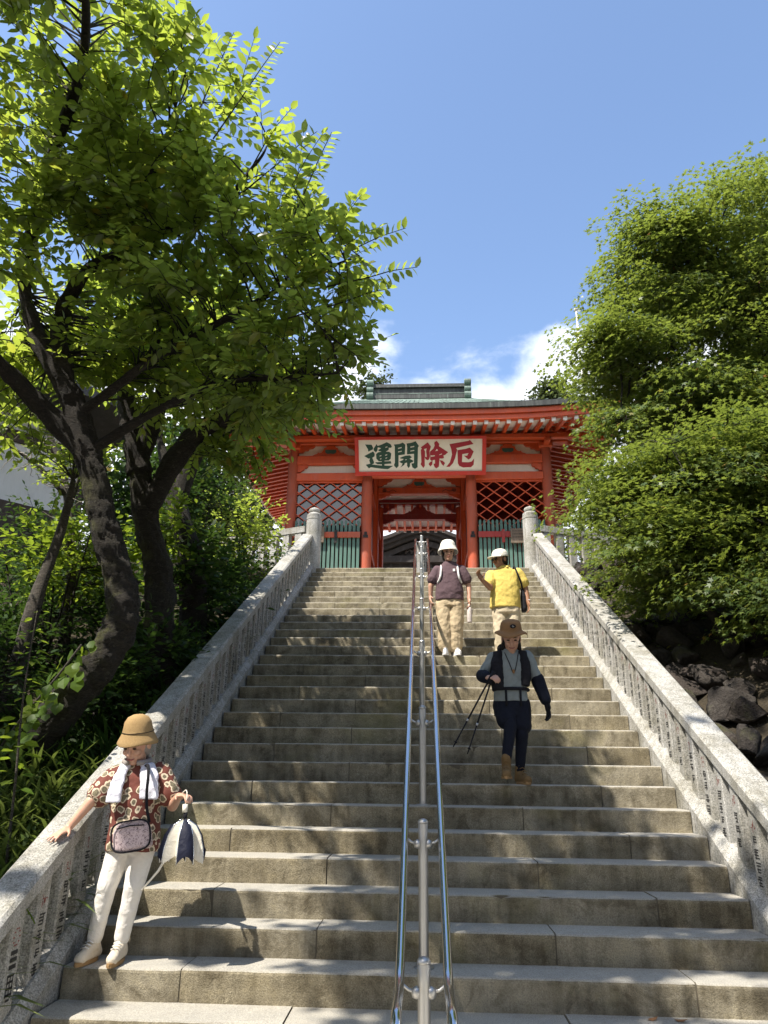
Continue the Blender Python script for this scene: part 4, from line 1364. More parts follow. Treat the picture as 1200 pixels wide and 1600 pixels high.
# ---- two more cherries up the slope
c2 = tag(empty('cherry_tree', (-2.9, 8.15, 2.2)), 'dark forked cherry tree behind the leaning one, beside the balustrade', 'tree')
n2 = []
for i, (p_, r_) in enumerate([
 ([(-2.85, 8.2, 1.9), (-2.93, 8.1, 2.6), (-2.97, 8.1, 3.064), (-3.056, 8.1, 3.735), (-3.255, 8.0, 4.411), (-3.374, 7.9, 5.027)], [0.21, 0.185, 0.17, 0.155, 0.14, 0.13]),
 ([(-3.36, 7.9, 4.95), (-3.498, 7.8, 5.489), (-3.612, 7.7, 6.047), (-3.684, 7.4, 6.8)], [0.14, 0.12, 0.10, 0.04]),
 ([(-3.24, 7.97, 4.55), (-2.811, 7.8, 5.25), (-2.322, 7.6, 5.60), (-1.985, 7.4, 6.068), (-1.784, 7.2, 6.5)], [0.13, 0.115, 0.10, 0.06, 0.02]),
 ([(-2.45, 7.65, 5.5), (-2.1, 7.9, 5.55), (-1.75, 7.9, 5.75)], [0.07, 0.05, 0.015]),
 ([(-3.40, 7.9, 5.1), (-3.2, 7.8, 5.7), (-3.1, 7.7, 6.3), (-2.9, 7.5, 6.9)], [0.11, 0.09, 0.06, 0.02])]):
    _, nd = limb('trunk' if i == 0 else 'limb', p_, r_, c2, 'bark' if i == 0 else 'bark_dark', 40, 14, 0.10, 40 + i, 0.022)
    if i: n2 += nd[1:]
E2 = [((-3.3, 7.6, 6.9), 1.1, 0.8, 0.6), ((-2.3, 7.5, 6.25), 0.8, 0.8, 0.5), ((-1.75, 7.6, 5.75), 0.4, 0.6, 0.42), ((-2.5, 8.0, 5.35), 0.7, 0.6, 0.28)]
tw, P, D, N, S = shoot_crown(n2, E2, 230, 8)
tw.build('twigs', 'bark_dark', c2, True)
leaves_of(c2, P, D, N, S, LEAF_V, LEAF_F, 'leaf_cherry')

c3 = tag(empty('cherry_tree', (-2.95, 9.3, 2.8)), 'farthest small cherry tree with a crooked trunk near the upper balustrade', 'tree')
n3 = []
for i, (p_, r_) in enumerate([
 ([(-2.95, 9.3, 2.6), (-3.0, 9.3, 3.6), (-3.076, 9.3, 4.225), (-3.347, 9.3, 4.956), (-3.45, 9.3, 5.336)], [0.2, 0.18, 0.17, 0.15, 0.13]),
 ([(-3.36, 9.3, 5.1), (-3.2, 9.3, 5.773), (-2.8, 9.2, 6.07), (-2.295, 9.0, 6.561), (-2.0, 9.0, 7.0)], [0.12, 0.10, 0.08, 0.05, 0.015]),
 ([(-3.44, 9.3, 5.3), (-3.7, 9.4, 5.9), (-3.9, 9.4, 6.6)], [0.10, 0.07, 0.02])]):
    _, nd = limb('trunk' if i == 0 else 'limb', p_, r_, c3, 'bark_dark', 12, 5, 0.10, 60 + i)
    n3 += nd[2:]
E3 = [((-2.35, 9.1, 6.5), 0.6, 0.6, 0.40), ((-3.7, 9.3, 7.0), 0.9, 0.7, 0.5), ((-2.6, 9.2, 7.1), 0.8, 0.7, 0.5)]
tw, P, D, N, S = shoot_crown(n3, E3, 130, 9)
tw.build('twigs', 'bark_dark', c3, True)
leaves_of(c3, P, D, N, S, LEAF_V, LEAF_F, 'leaf_cherry')

# ---- thin grey trunk and a dead shrub at the edge
s1 = tag(empty('slender_tree', (-4.03, 7.2, 1.9)), 'slender pale-barked tree leaning left of the mossy trunk', 'tree')
_, nd = limb('trunk', [(-4.03, 7.2, 1.75), (-4.05, 7.2, 2.3), (-4.031, 7.2, 2.769), (-4.011, 7.3, 3.388), (-3.942, 7.4, 4.058), (-3.95, 7.5, 4.7)], [0.10, 0.09, 0.08, 0.07, 0.055, 0.03], s1, 'bark_pale', 10, 4, 0.1, 71)
tw, P, D, N, S = shoot_crown(nd[12:], [((-4.0, 7.6, 5.0), 0.5, 0.5, 0.4)], 26, 12, (0.07, 0.10))
tw.build('twigs', 'bark_pale', s1, True)
leaves_of(s1, P, D, N, S, LEAF_V, LEAF_F, 'leaf_cherry')

dd = tag(empty('dead_shrub', (-4.35, 8.6, 3.0)), 'bare dead shrub of pale twigs in front of the white wall', 'shrub')
dn = []
for i, (p_, r_) in enumerate([([(-4.30, 8.6, 2.6), (-4.346, 8.6, 3.867), (-4.515, 8.6, 4.713), (-4.735, 8.6, 5.384), (-5.022, 8.6, 5.901), (-5.322, 8.5, 6.285)], [0.075, 0.065, 0.055, 0.045, 0.03, 0.012]),
                           ([(-4.60, 8.55, 4.95), (-4.85, 8.45, 5.2), (-5.1, 8.4, 5.4), (-5.45, 8.2, 5.6)], [0.035, 0.03, 0.022, 0.012]), ([(-4.52, 8.6, 4.72), (-4.4, 8.5, 5.2), (-4.35, 8.5, 5.7)], [0.03, 0.02, 0.008])]):
    _, nd = limb('branch', p_, r_, dd, 'bark_pale', 8, 4, 0.1, 80 + i); dn += nd
rg = np.random.default_rng(15); b = MB()
for i in range(70):
    p0, r0 = dn[rg.integers(3, len(dn))]
    d = unit(rg.normal(0, 1, 3) + np.array([-0.3, -0.3, 0.4])); pts = [np.array(p0)]
    for k in range(4):
        d = unit(d + rg.normal(0, 0.35, 3)); pts.append(pts[-1] + d * rg.uniform(0.06, 0.14))
    b.tube(pts, [0.007, 0.006, 0.005, 0.004, 0.002], 4, False)
b.build('twigs', 'dead_twig', dd, True)

# ---- shrubs
def shrub(name, label, c, r, nt, seed, mat, size, group=None, cat='shrub', nsingle=0, up=0.35):
    gz = float(ground_z(c[0], c[1]))
    root = tag(empty(name, (c[0], c[1], gz)), label, cat, group)
    rg = np.random.default_rng(seed); b = MB(); nd = []
    for k in range(6):
        e = np.array(c) + rg.normal(0, 0.35, 3) * np.array(r)
        pts = [np.array([c[0] + rg.normal(0, 0.08), c[1] + rg.normal(0, 0.08), gz - 0.05]), (np.array([c[0], c[1], gz]) + e) / 2 + rg.normal(0, 0.05, 3), e]
        b.tube(catmull(pts, 4), [0.018] * 4 + [0.013] * 4 + [0.006], 5, False)
        nd += [(Vector(p), 0.01) for p in catmull(pts, 4)[2:]]
    b.build('stems', 'bark_dark', root, True)
    tw, P, D, N, S = shoot_crown(nd, [(c, r[0], r[1], r[2])], nt, seed + 1, size, (1, 3), (5, 9), up, 0.004, 0.6)
    tw.build('twigs', 'bark_dark', root, True)
    leaves_of(root, P, D, N, S, LEAF_V, LEAF_F, mat, 'leaves', nsingle)
    return root
shrub('shrub', 'sunlit yellow-green shrub below the white wall', (-4.35, 8.3, 3.95), (0.95, 0.5, 0.55), 120, 31, 'leaf_bright', (0.08, 0.13), nsingle=60)
shrub('shrub', 'yellow-green shrub between the two nearest cherry trunks', (-3.35, 8.9, 4.35), (0.35, 0.4, 0.75), 50, 33, 'leaf_bright', (0.09, 0.13), nsingle=30)
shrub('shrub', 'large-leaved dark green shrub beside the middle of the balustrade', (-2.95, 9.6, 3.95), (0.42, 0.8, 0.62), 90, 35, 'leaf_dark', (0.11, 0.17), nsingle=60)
shrub('shrub', 'bushy mid green shrub just below the shaded stone fence', (-3.25, 12.6, 5.65), (0.7, 1.0, 0.8), 170, 37, 'leaf_cherry', (0.07, 0.12))
shrub('shrub', 'tall leafy bush behind the crooked cherry trunk', (-4.0, 11.6, 5.9), (0.9, 0.9, 1.3), 200, 39, 'leaf_dark', (0.08, 0.12))
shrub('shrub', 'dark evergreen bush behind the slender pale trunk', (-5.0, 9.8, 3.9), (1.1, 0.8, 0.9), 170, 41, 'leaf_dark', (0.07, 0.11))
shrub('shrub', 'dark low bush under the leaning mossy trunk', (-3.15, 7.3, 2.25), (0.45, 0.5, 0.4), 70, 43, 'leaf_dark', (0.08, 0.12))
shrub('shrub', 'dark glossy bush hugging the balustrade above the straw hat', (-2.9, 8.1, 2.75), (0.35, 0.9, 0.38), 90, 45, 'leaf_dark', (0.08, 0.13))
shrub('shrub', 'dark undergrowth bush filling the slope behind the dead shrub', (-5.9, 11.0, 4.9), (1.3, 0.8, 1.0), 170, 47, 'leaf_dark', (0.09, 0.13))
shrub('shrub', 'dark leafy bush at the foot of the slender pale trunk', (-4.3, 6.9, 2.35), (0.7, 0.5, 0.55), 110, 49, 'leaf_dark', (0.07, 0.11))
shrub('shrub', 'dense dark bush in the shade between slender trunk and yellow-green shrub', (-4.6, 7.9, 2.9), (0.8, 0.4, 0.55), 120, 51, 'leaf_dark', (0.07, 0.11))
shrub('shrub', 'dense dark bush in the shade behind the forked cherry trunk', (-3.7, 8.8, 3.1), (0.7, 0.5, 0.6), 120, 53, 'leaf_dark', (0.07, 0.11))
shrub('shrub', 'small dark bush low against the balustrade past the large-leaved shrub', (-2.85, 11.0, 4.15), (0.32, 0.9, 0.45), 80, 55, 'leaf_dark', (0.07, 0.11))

# sapling at the picture's edge with big sunlit leaves
sp = tag(empty('sapling', (-2.85, 5.35, 1.0)), 'thin young sapling with a column of big pale green leaves, left of the mossy trunk', 'sapling')
MB().tube(catmull([(-2.80, 5.3, 0.85), (-2.87, 5.35, 1.5), (-2.92, 5.35, 2.1), (-2.93, 5.35, 2.75)], 5), lerp_list([0.012, 0.010, 0.008, 0.003], 5), 6).build('stem', 'bark_pale', sp, True)
rg = np.random.default_rng(91); P = []; D = []; N = []; S = []
for i in range(46):
    f = (i + 1) / 46; z = 1.45 + 1.3 * f
    a = i * 2.4
    P.append((-2.88 - 0.05 * f + 0.05 * math.cos(a), 5.35 + 0.05 * math.sin(a), z)); D.append((math.cos(a), math.sin(a) * 0.8, rg.uniform(-0.35, 0.15))); N.append((rg.normal(0, .3), rg.normal(0, .3), 1)); S.append(rg.uniform(0.09, 0.14) * (1.1 - 0.4 * f))
leaves_of(sp, np.array(P), np.array(D), np.array(N), np.array(S), LEAF_V, LEAF_F, 'leaf_bright', 'leaves', 46 - 2)

# ivy on the mossy trunk's foot
iv = tag(empty('ivy', (-3.4, 6.3, 1.6)), 'pale green ivy climbing the foot of the mossy leaning trunk', 'ivy')
tp = catmull([(-3.75, 6.5, 1.25), (-3.522, 6.45, 1.56), (-3.279, 6.4, 1.93), (-2.998, 6.35, 2.28), (-2.80, 6.3, 2.55)], 8)
b = MB()
b.tube([p + Vector((-0.10, -0.20, 0.06)) for p in tp], 0.010, 5); b.build('vine', 'bark_pale', iv, True)
P = []; D = []; N = []; S = []
for i in range(280):
    q = tp[int(min(len(tp) - 1, abs(rg.normal(0, 0.45)) * len(tp)))]
    a = rg.uniform(2.4, 5.0); rr = 0.215
    P.append((q.x + rr * math.cos(a) + rg.normal(0, .05), q.y + rr * math.sin(a) * 1.0 - rg.uniform(0, .06), q.z + rg.normal(0, .09))); D.append((rg.normal(0, .6), rg.normal(-.2, .4), -0.8)); N.append((math.cos(a), math.sin(a) - .3, 0.5)); S.append(rg.uniform(0.07, 0.13))
IVY_V = LEAF_V.copy(); IVY_V[:, 1] *= 2.0
leaves_of(iv, np.array(P), np.array(D), np.array(N), np.array(S), IVY_V, LEAF_F, 'leaf_bright', 'leaves', 60)

# arching blades, ferns and low cover outside the balustrade
def clumps(name, n, seed, xr, yr, blades, ln, mat, label, cat):
    rg = np.random.default_rng(seed); P = []; D = []; N = []; S = []
    for i in range(n):
        x = rg.uniform(*xr); y = rg.uniform(*yr); z = float(ground_z(x, y))
        for k in range(rg.integers(*blades)):
            a = rg.uniform(0, 6.283); el = rg.uniform(0.5, 1.35)
            d = np.array([math.cos(a) * math.cos(el), math.sin(a) * math.cos(el), math.sin(el)])
            P.append((x + rg.normal(0, .03), y + rg.normal(0, .03), z - 0.01)); D.append(d)
            N.append(np.array([-math.cos(a) * math.sin(el), -math.sin(a) * math.sin(el), math.cos(el)])); S.append(rg.uniform(*ln))
    tv = np.array([(0, 0.010, 0), (0, -0.010, 0), (0.4, 0.017, 0.0), (0.4, -0.017, 0.0), (0.75, 0.014, -0.13), (0.75, -0.014, -0.13), (1.0, 0, -0.36)], float) * np.array([1, 1.6, 1])
    me = scatter_mesh(name, P, D, N, S, tv, BLADE_F)
    o = link(name, me, mat=mat)
    tag(o, label, cat, kind='stuff')
clumps('grass', 150, 61, (-3.5, -2.47), (3.6, 6.4), (16, 30), (0.30, 0.62), 'leaf_grass', 'long arching grass blades along the lower balustrade', 'grass')
clumps('grass', 130, 63, (-3.9, -2.5), (6.2, 9.5), (10, 20), (0.3, 0.6), 'leaf_dark', 'dark strappy grass blades under the cherry trees', 'grass')
def cover(name, n, seed, xr, yr, hr, size, mat, label):
    rg = np.random.default_rng(seed)
    x = rg.uniform(xr[0], xr[1], n); y = rg.uniform(yr[0], yr[1], n)
    z = ground_z(x, y) + rg.uniform(hr[0], hr[1], n) * (0.4 + 0.6 * np.sin(x * 3.1 + y * 2.3) ** 2)
    a = rg.uniform(0, 6.283, n)
    D = np.stack([np.cos(a), np.sin(a), rg.uniform(-0.5, 0.3, n)], 1)
    N = np.stack([rg.normal(0, .4, n), rg.normal(-.1, .4, n), np.ones(n)], 1)
    me = scatter_mesh(name, np.stack([x, y, z], 1), D, N, rg.uniform(size[0], size[1], n), LEAF_V, LEAF_F)
    tag(link(name, me, mat=mat), label, 'undergrowth', kind='stuff')
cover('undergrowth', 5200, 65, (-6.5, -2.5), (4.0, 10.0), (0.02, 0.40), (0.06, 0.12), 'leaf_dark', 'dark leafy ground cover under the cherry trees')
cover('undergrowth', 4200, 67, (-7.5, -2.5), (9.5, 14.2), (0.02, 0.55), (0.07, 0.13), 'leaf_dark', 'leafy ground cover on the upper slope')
cover('undergrowth', 900, 69, (-3.6, -2.5), (3.6, 5.6), (0.05, 0.45), (0.06, 0.12), 'leaf_grass', 'sunlit leafy ground cover by the lower balustrade')
cover('undergrowth', 1200, 71, (2.6, 7.0), (8.5, 14.0), (0.0, 0.22), (0.05, 0.09), 'leaf_maple', 'thin ground cover above the rock bank')

shrub('shrub', 'dark bush showing through the sunlit stone fence', (3.9, 15.9, 6.5), (0.9, 0.4, 1.1), 150, 57, 'leaf_dark', (0.07, 0.11))
shrub('shrub', 'dark bush behind the rocks above the sunlit balustrade', (4.4, 13.2, 6.2), (1.0, 0.5, 0.7), 110, 59, 'leaf_dark', (0.07, 0.11))
fern = tag(empty('fern', (-2.62, 4.55, 0.4)), 'yellow-green fern fronds hanging over the lower balustrade', 'fern')
rg = np.random.default_rng(99)
for k in range(9):
    a = -0.3 + k * 0.55 + rg.normal(0, 0.1); P = []; D = []; N = []; S = []
    d0 = np.array([math.cos(a), math.sin(a) - 0.2, 0]); L = rg.uniform(0.38, 0.5)
    base = np.array([-2.66, 4.5, float(ground_z(-2.66, 4.5)) + 0.02])
    rib = []
    for i in range(24):
        f = i / 23; p = base + d0 * L * f + np.array([0, 0, 0.50 * math.sin(min(2.2, f * 2.2)) * L / 0.45])
        rib.append(p)
        if i > 3:
            sd_ = np.array([-d0[1], d0[0], 0])
            for sg in (-1, 1):
                P.append(p); D.append(sd_ * sg + d0 * 0.35 + np.array([0, 0, -0.2])); N.append((0, 0, 1)); S.append(0.105 * (1 - f) ** 0.7 + 0.015)
    fr = MB().tube(rib, 0.004, 4).build('frond', 'leaf_bright', fern, True)
    FV = LEAF_V.copy(); FV[:, 1] *= 0.55
    me = scatter_mesh('leaflets', P, D, N, S, FV, LEAF_F)
    tag(link('leaflets', me, fr, 'leaf_bright'), kind='stuff')

# ---- maples on the right
def maple(label, trunks, E, nspray, per, seed, sz, shift=(0, 0, 0)):
    base = trunks[0][0][0]
    root = tag(empty('maple_tree', base), label, 'tree', 'maples beside the sunlit balustrade')
    nd = []
    for i, (p_, r_) in enumerate(trunks):
        _, q = limb('trunk' if i == 0 else 'limb', p_, r_, root, 'bark_dark', 12, 5, 0.08, seed + i)
        nd += q[4 if i == 0 else 1:]
    rg = np.random.default_rng(seed)
    NC = nspray // 11
    Tc, Oc = sample_ell(E, NC, rg, 0.36)
    ci = rg.integers(0, NC, nspray)
    T = Tc[ci] + rg.normal(0, 1, (nspray, 3)) * np.array([0.25, 0.30, 0.12]); OUT = Oc[ci]
    NP = np.array([list(p) for p, r in nd])
    tw = MB(); P = []
    for t_ in Tc:
        q = NP[np.argmin(np.linalg.norm(NP - t_, axis=1))]
        tw.tube([q, (q * 0.6 + t_ * 0.4) + rg.normal(0, 0.08, 3), (q * 0.25 + t_ * 0.75) + rg.normal(0, 0.06, 3), t_], [0.026, 0.018, 0.012, 0.006], 5, False)
    NP = np.concatenate([NP, Tc]); D = []; N = []; S = []
    for t_, o_ in zip(T, OUT):
        dd_ = np.linalg.norm(NP - t_, axis=1)
        q = NP[np.argmin(dd_)]
        tw.tube([q, (q + t_) / 2 + rg.normal(0, 0.05, 3), t_], [0.010, 0.006, 0.003], 3, False)
        nrm = unit(np.array([0, 0, 1.0]) + 0.28 * o_ + rg.normal(0, 0.13, 3))
        a_ = unit(np.cross(nrm, [0.3, 1, 0.1])); b_ = np.cross(nrm, a_)
        R_ = rg.uniform(0.26, 0.56)
        k = int(per * (R_ / 0.32) ** 2)
        rr = R_ * np.sqrt(rg.random(k)); th = rg.uniform(0, 6.283, k)
        rad = np.cos(th)[:, None] * a_ + np.sin(th)[:, None] * b_
        p = t_ + rad * rr[:, None] + nrm * (rg.normal(0, 0.020, k) - 0.18 * (rr / R_) ** 2 * R_ * 0.8)[:, None]
        P.append(p); D.append(rad + 0.5 * rg.normal(0, 1, (k, 3)) * 0.6 + np.array([0, 0, -0.35]) + o_ * 0.4)
        N.append(nrm + rg.normal(0, 0.38, (k, 3))); S.append(rg.uniform(sz[0], sz[1], k))
    tw.build('twigs', 'bark_dark', root, True)
    P = np.concatenate(P); D = np.concatenate(D); N = np.concatenate(N); S = np.concatenate(S)
    me = scatter_mesh('leaves', P, D, N, S, STAR_V, STAR_F)
    tag(link('leaves', me, root, 'leaf_maple'), kind='stuff')
    return root
MA = [((5.117, 10.5, 9.701), 1.19, 1.6, 1.30), ((3.95, 10.3, 9.30), 0.85, 1.3, 0.95), ((6.0, 10.5, 11.2), 0.7, 1.2, 0.7), ((3.22, 10.0, 7.65), 0.55, 1.2, 0.85), ((4.5, 10.3, 7.40), 1.3, 1.6, 1.1), ((6.1, 11.0, 9.0), 1.32, 1.6, 1.76), ((2.95, 9.8, 6.6), 0.45, 1.0, 0.5), ((5.9, 10.4, 6.6), 1.0, 1.2, 0.9)]
maple('tall maple with dark inner branches rising over the rock bank', [
 ([(5.6, 10.7, 2.9), (5.633, 10.5, 3.8), (5.709, 10.5, 5.333), (5.855, 10.5, 7.255), (5.607, 10.4, 8.426), (5.064, 10.4, 8.866), (4.572, 10.3, 9.405)], [0.22, 0.2, 0.18, 0.16, 0.13, 0.10, 0.04]),
 ([(5.82, 10.5, 7.1), (4.958, 10.4, 7.441), (3.946, 10.3, 7.515), (3.104, 10.1, 7.7)], [0.10, 0.07, 0.05, 0.02]),
 ([(5.6, 10.4, 8.4), (5.9, 10.6, 9.4), (6.0, 10.6, 10.6)], [0.11, 0.08, 0.03])], MA, 1500, 40, 201, (0.075, 0.105))
MBE = [((2.80, 9.0, 4.78), 0.42, 0.8, 0.30), ((2.68, 9.3, 5.48), 0.5, 0.9, 0.42), ((3.035, 8.6, 5.007), 0.9, 1.0, 0.52), ((3.824, 8.4, 5.089), 0.7, 1.0, 0.6), ((2.80, 8.6, 4.30), 0.55, 0.8, 0.42), ((3.40, 8.3, 3.95), 0.70, 0.8, 0.45), ((3.95, 8.0, 3.70), 0.66, 0.9, 0.55), ((3.1, 9.2, 3.95), 0.5, 0.6, 0.32), ((4.3, 8.2, 5.4), 0.6, 0.9, 0.5)]
maple('low spreading maple with bright feathery sprays just outside the balustrade', [
 ([(4.0, 8.7, 2.0), (3.949, 8.6, 2.318), (3.89, 8.6, 2.955), (3.785, 8.5, 3.194), (3.779, 8.5, 3.528), (3.731, 8.4, 3.961), (3.505, 8.4, 4.434)], [0.12, 0.11, 0.10, 0.095, 0.08, 0.06, 0.04]),
 ([(3.816, 8.55, 3.126), (3.549, 8.5, 3.193), (3.329, 8.5, 3.415), (3.164, 8.5, 3.834), (2.729, 8.6, 4.341)], [0.07, 0.065, 0.055, 0.04, 0.015]),
 ([(3.505, 8.4, 4.434), (3.015, 8.6, 4.837), (2.573, 9.1, 5.302)], [0.04, 0.028, 0.01]),
 ([(3.73, 8.4, 3.9), (4.0, 8.3, 4.5), (4.2, 8.2, 5.2)], [0.05, 0.035, 0.012])], MBE, 920, 36, 231, (0.068, 0.095))

# ---- far trees behind the gate
def far_tree(label, c, r, n, seed, trunk_x, size=(0.16, 0.28), per=34, mat='leaf_far', spread=0.28, trunk_y=0.0):
    gz = float(ground_z(c[0] + trunk_x, c[1] + trunk_y)) - 0.1
    root = tag(empty('far_tree', (c[0] + trunk_x, c[1] + trunk_y, gz)), label, 'tree', 'trees far behind the gate')
    limb('trunk', [(c[0] + trunk_x, c[1] + trunk_y, gz), (c[0] + trunk_x * 0.9, c[1] + trunk_y * 0.9, gz + (c[2] - gz) * 0.6), (c[0], c[1], c[2] + r[2] * 0.5)], [0.5, 0.35, 0.08], root, 'bark_dark', 8, 4, 0.05, seed)
    rg = np.random.default_rng(seed); P = []; D = []; N = []; S = []
    b = MB()
    for k in range(n):
        d = unit(rg.normal(size=3)); cc = np.array(c) + d * np.array(r) * rg.random() ** 0.45
        b.tube([np.array(c) + (cc - np.array(c)) * 0.2 - [0, 0, 0.5], cc], [0.05, 0.015], 4, False)
        for j in range(per):
            q = cc + rg.normal(0, spread, 3) * np.array([1, 1, 0.7])
            P.append(q); D.append(rg.normal(size=3)); N.append(rg.normal(0, .6, 3) + [0, -0.2, 1]); S.append(rg.uniform(*size))
    b.build('limbs', 'bark_dark', root, True)
    LV = LEAF_V.copy(); LV[:, 1] *= 1.6
    tag(link('leaves', scatter_mesh('leaves', P, D, N, S, LV, LEAF_F), root, mat), kind='stuff')
far_tree('far pine-like tree top showing above the ridge end nearest the cherry', (-3.2, 45, 26.4), (1.5, 1.5, 1.5), 60, 301, 0.3)
far_tree('far broad tree top showing above the gate eave beside the maple', (9.1, 45, 26.0), (1.7, 1.7, 1.35), 75, 303, -0.4)
far_tree('far tree behind the white building', (-17, 30, 15), (4.5, 3, 4.5), 150, 305, 0.4)
far_tree('far tree between the white building and the gate', (-9, 34, 13.5), (3.5, 3, 3.5), 120, 307, 0.4)
far_tree('dark leafy tree standing behind the tall maple', (8.2, 16.5, 8.6), (2.6, 1.8, 3.4), 190, 309, 0.2, (0.14, 0.22), 60, 'leaf_maple', 0.30)
far_tree('leafy tree behind the sunlit stone fence and low maple', (5.6, 15.6, 6.4), (1.5, 0.8, 1.1), 90, 311, 0.1, (0.10, 0.16), 60, 'leaf_dark', 0.24)
far_tree('leafy tree beyond the gate on the maple side', (12.5, 24, 10.5), (4.5, 3, 5.0), 200, 313, 0.2, (0.25, 0.4), 50, 'leaf_dark', 0.5)
far_tree('leafy tree behind the tall bush and shaded stone fence', (-6.6, 17.5, 8.0), (1.9, 1.4, 2.4), 150, 315, 0.1, (0.12, 0.2), 55, 'leaf_dark', 0.28)
# unseen trees added round the stair foot: shade lower steps, close off low sky
far_tree('unseen tall tree added to shade the lower steps, on the side of the straw-hatted person', (-4.0, 0.6, 10.2), (1.7, 1.9, 1.0), 46, 321, -0.5, (0.12, 0.18), 60, 'leaf_cherry', 0.22, -4.0)
far_tree('unseen very tall tree added for shade, beside the path below the leaning cherry', (-1.1, 1.1, 13.0), (1.6, 1.7, 1.2), 75, 322, 0.6, (0.12, 0.18), 62, 'leaf_cherry', 0.27, -7.0)
far_tree('unseen added tree facing the stairs from across the path', (-9.5, -9.0, 8.0), (5.0, 3.5, 5.5), 170, 323, 0.3, (0.35, 0.55), 60, 'leaf_dark', 0.6)
far_tree('unseen added tree facing the stairs, in line with the handrail', (0.5, -12.5, 7.5), (5.0, 3.0, 5.5), 170, 325, 0.3, (0.35, 0.55), 60, 'leaf_dark', 0.6)
far_tree('unseen added tree facing the stairs from the rock bank side', (9.5, -7.0, 8.0), (4.5, 4.0, 5.5), 170, 327, 0.3, (0.35, 0.55), 60, 'leaf_dark', 0.6)
far_tree('unseen added tree beside the path below the rock bank', (9.0, 2.0, 7.0), (3.0, 3.0, 4.5), 130, 329, 0.3, (0.3, 0.45), 60, 'leaf_dark', 0.55)
far_tree('unseen added tree beside the path below the white building', (-10.5, 2.0, 7.5), (3.5, 3.5, 4.5), 130, 331, 0.3, (0.3, 0.45), 60, 'leaf_dark', 0.55)
pole = tag(empty('flagpole', (6.2, 25, 5.4)), 'thin white pole rising beside the edge of the tall maple', 'pole')
MB().tube([(6.2, 25, 5.4), (6.2, 25, 19.0)], 0.032, 10).build('shaft', 'rafter_tip_white', pole, True)
MB().lathe([(0.01, 0), (0.09, 0.05), (0.09, 0.10), (0.01, 0.16)], (6.2, 25, 19.0), 10).build('knob', 'rafter_tip_white', pole, True)

# ---- rock bank
rb = tag(empty('rock_bank', (3.2, 8, 2.2)), 'bank of piled dark boulders outside the sunlit balustrade', 'rocks')
def rock_mesh(seed):
    bm = bmesh.new(); bmesh.ops.create_icosphere(bm, subdivisions=3, radius=1.0)
    rg = np.random.default_rng(seed)
    pl = unit(rg.normal(size=(20, 3))); off_ = rg.uniform(0.40, 0.78, 20)
    ph = rg.uniform(0, 6.28, 6)
    for v in bm.verts:
        p = np.array(v.co)
        for q, o_ in zip(pl, off_):
            d = p @ q
            if d > o_: p = p - q * (d - o_)
        p = p * (1 + 0.06 * math.sin(5 * p[0] + ph[0]) * math.sin(4 * p[1] + ph[1]) + 0.05 * math.sin(9 * p[2] + ph[2] + 4 * p[0]) + rg.normal(0, 0.018))
        v.co = p
    for e_ in bm.edges:
        if len(e_.link_faces) == 2 and e_.calc_face_angle(0) > 0.28: e_.smooth = False
    me = bpy.data.meshes.new('rock'); bm.to_mesh(me); bm.free()
    me.materials.append(MATS['rock'])
    me.polygons.foreach_set('use_smooth', [True] * len(me.polygons))
    return me
RM = [rock_mesh(400 + i) for i in range(7)]
rg = random.Random(8)
def put_rock(x, y, s, dz=0.0):
    o = bpy.data.objects.new('rock', RM[rg.randrange(7)]); COL.objects.link(o)
    o.parent = rb; o.matrix_parent_inverse = world_mat(rb).inverted()
    o.location = (x, y, float(ground_z(x, y)) + dz)
    o.scale = (s * rg.uniform(0.85, 1.25), s * rg.uniform(0.8, 1.2), s * rg.uniform(0.6, 0.95))
    o.rotation_euler = (rg.uniform(-.5, .5), rg.uniform(-.5, .5), rg.uniform(0, 6.28))
y = 3.9
while y < 13.8:
    for x in (2.82, 3.2, 3.62, 4.1, 4.65, 5.3):
        s = rg.uniform(0.17, 0.34) * (1.0 if y < 10.5 else 0.8)
        lim = 2.47 + s * 1.25
        put_rock(max(lim, x + rg.uniform(-.12, .12)), y + rg.uniform(-.18, .18), s, rg.uniform(-0.02, 0.16))
    y += rg.uniform(0.25, 0.34)
# ------------------------------------------------------------------ people
def fabric(key, col, col2=None, rough=0.85, sc=160, bump=0.25, var=0.35):
    t = NT(key)
    p = t.coord('Object')
    n = t.noise(p, 13, 5, 0.55, 1.6); f = t.noise(p, sc, 2, 0.6)
    col2 = col2 or tuple(c * 0.72 for c in col)
    t.base(t.mix(t.math('MULTIPLY', t.ramp(n, [(0.35, 0.0), (0.7, 1.0)]), var), col, col2))
    t.set(Roughness=rough); t.b.inputs['Specular IOR Level'].default_value = 0.2
    t.bump(t.math('ADD', t.math('MULTIPLY', n, 4.0), t.math('MULTIPLY', f, 0.4)), bump * 1.1, 0.010)
    t.done(key)
fabric('f_white', (0.78, 0.77, 0.76)); fabric('f_offwhite', (0.74, 0.71, 0.66)); fabric('f_cream', (0.76, 0.72, 0.62))
fabric('f_purple', (0.115, 0.075, 0.085), (0.085, 0.055, 0.065)); fabric('f_beige', (0.50, 0.40, 0.26)); fabric('f_khaki', (0.52, 0.44, 0.31))
fabric('f_yellow', (0.64, 0.49, 0.13), (0.55, 0.41, 0.10)); fabric('f_black', (0.014, 0.014, 0.018)); fabric('f_navy', (0.009, 0.011, 0.020))
fabric('f_bluegrey', (0.24, 0.27, 0.27), (0.17, 0.20, 0.20)); fabric('f_tan', (0.27, 0.15, 0.07), (0.22, 0.125, 0.06)); fabric('f_boot', (0.20, 0.125, 0.055), (0.12, 0.075, 0.035))
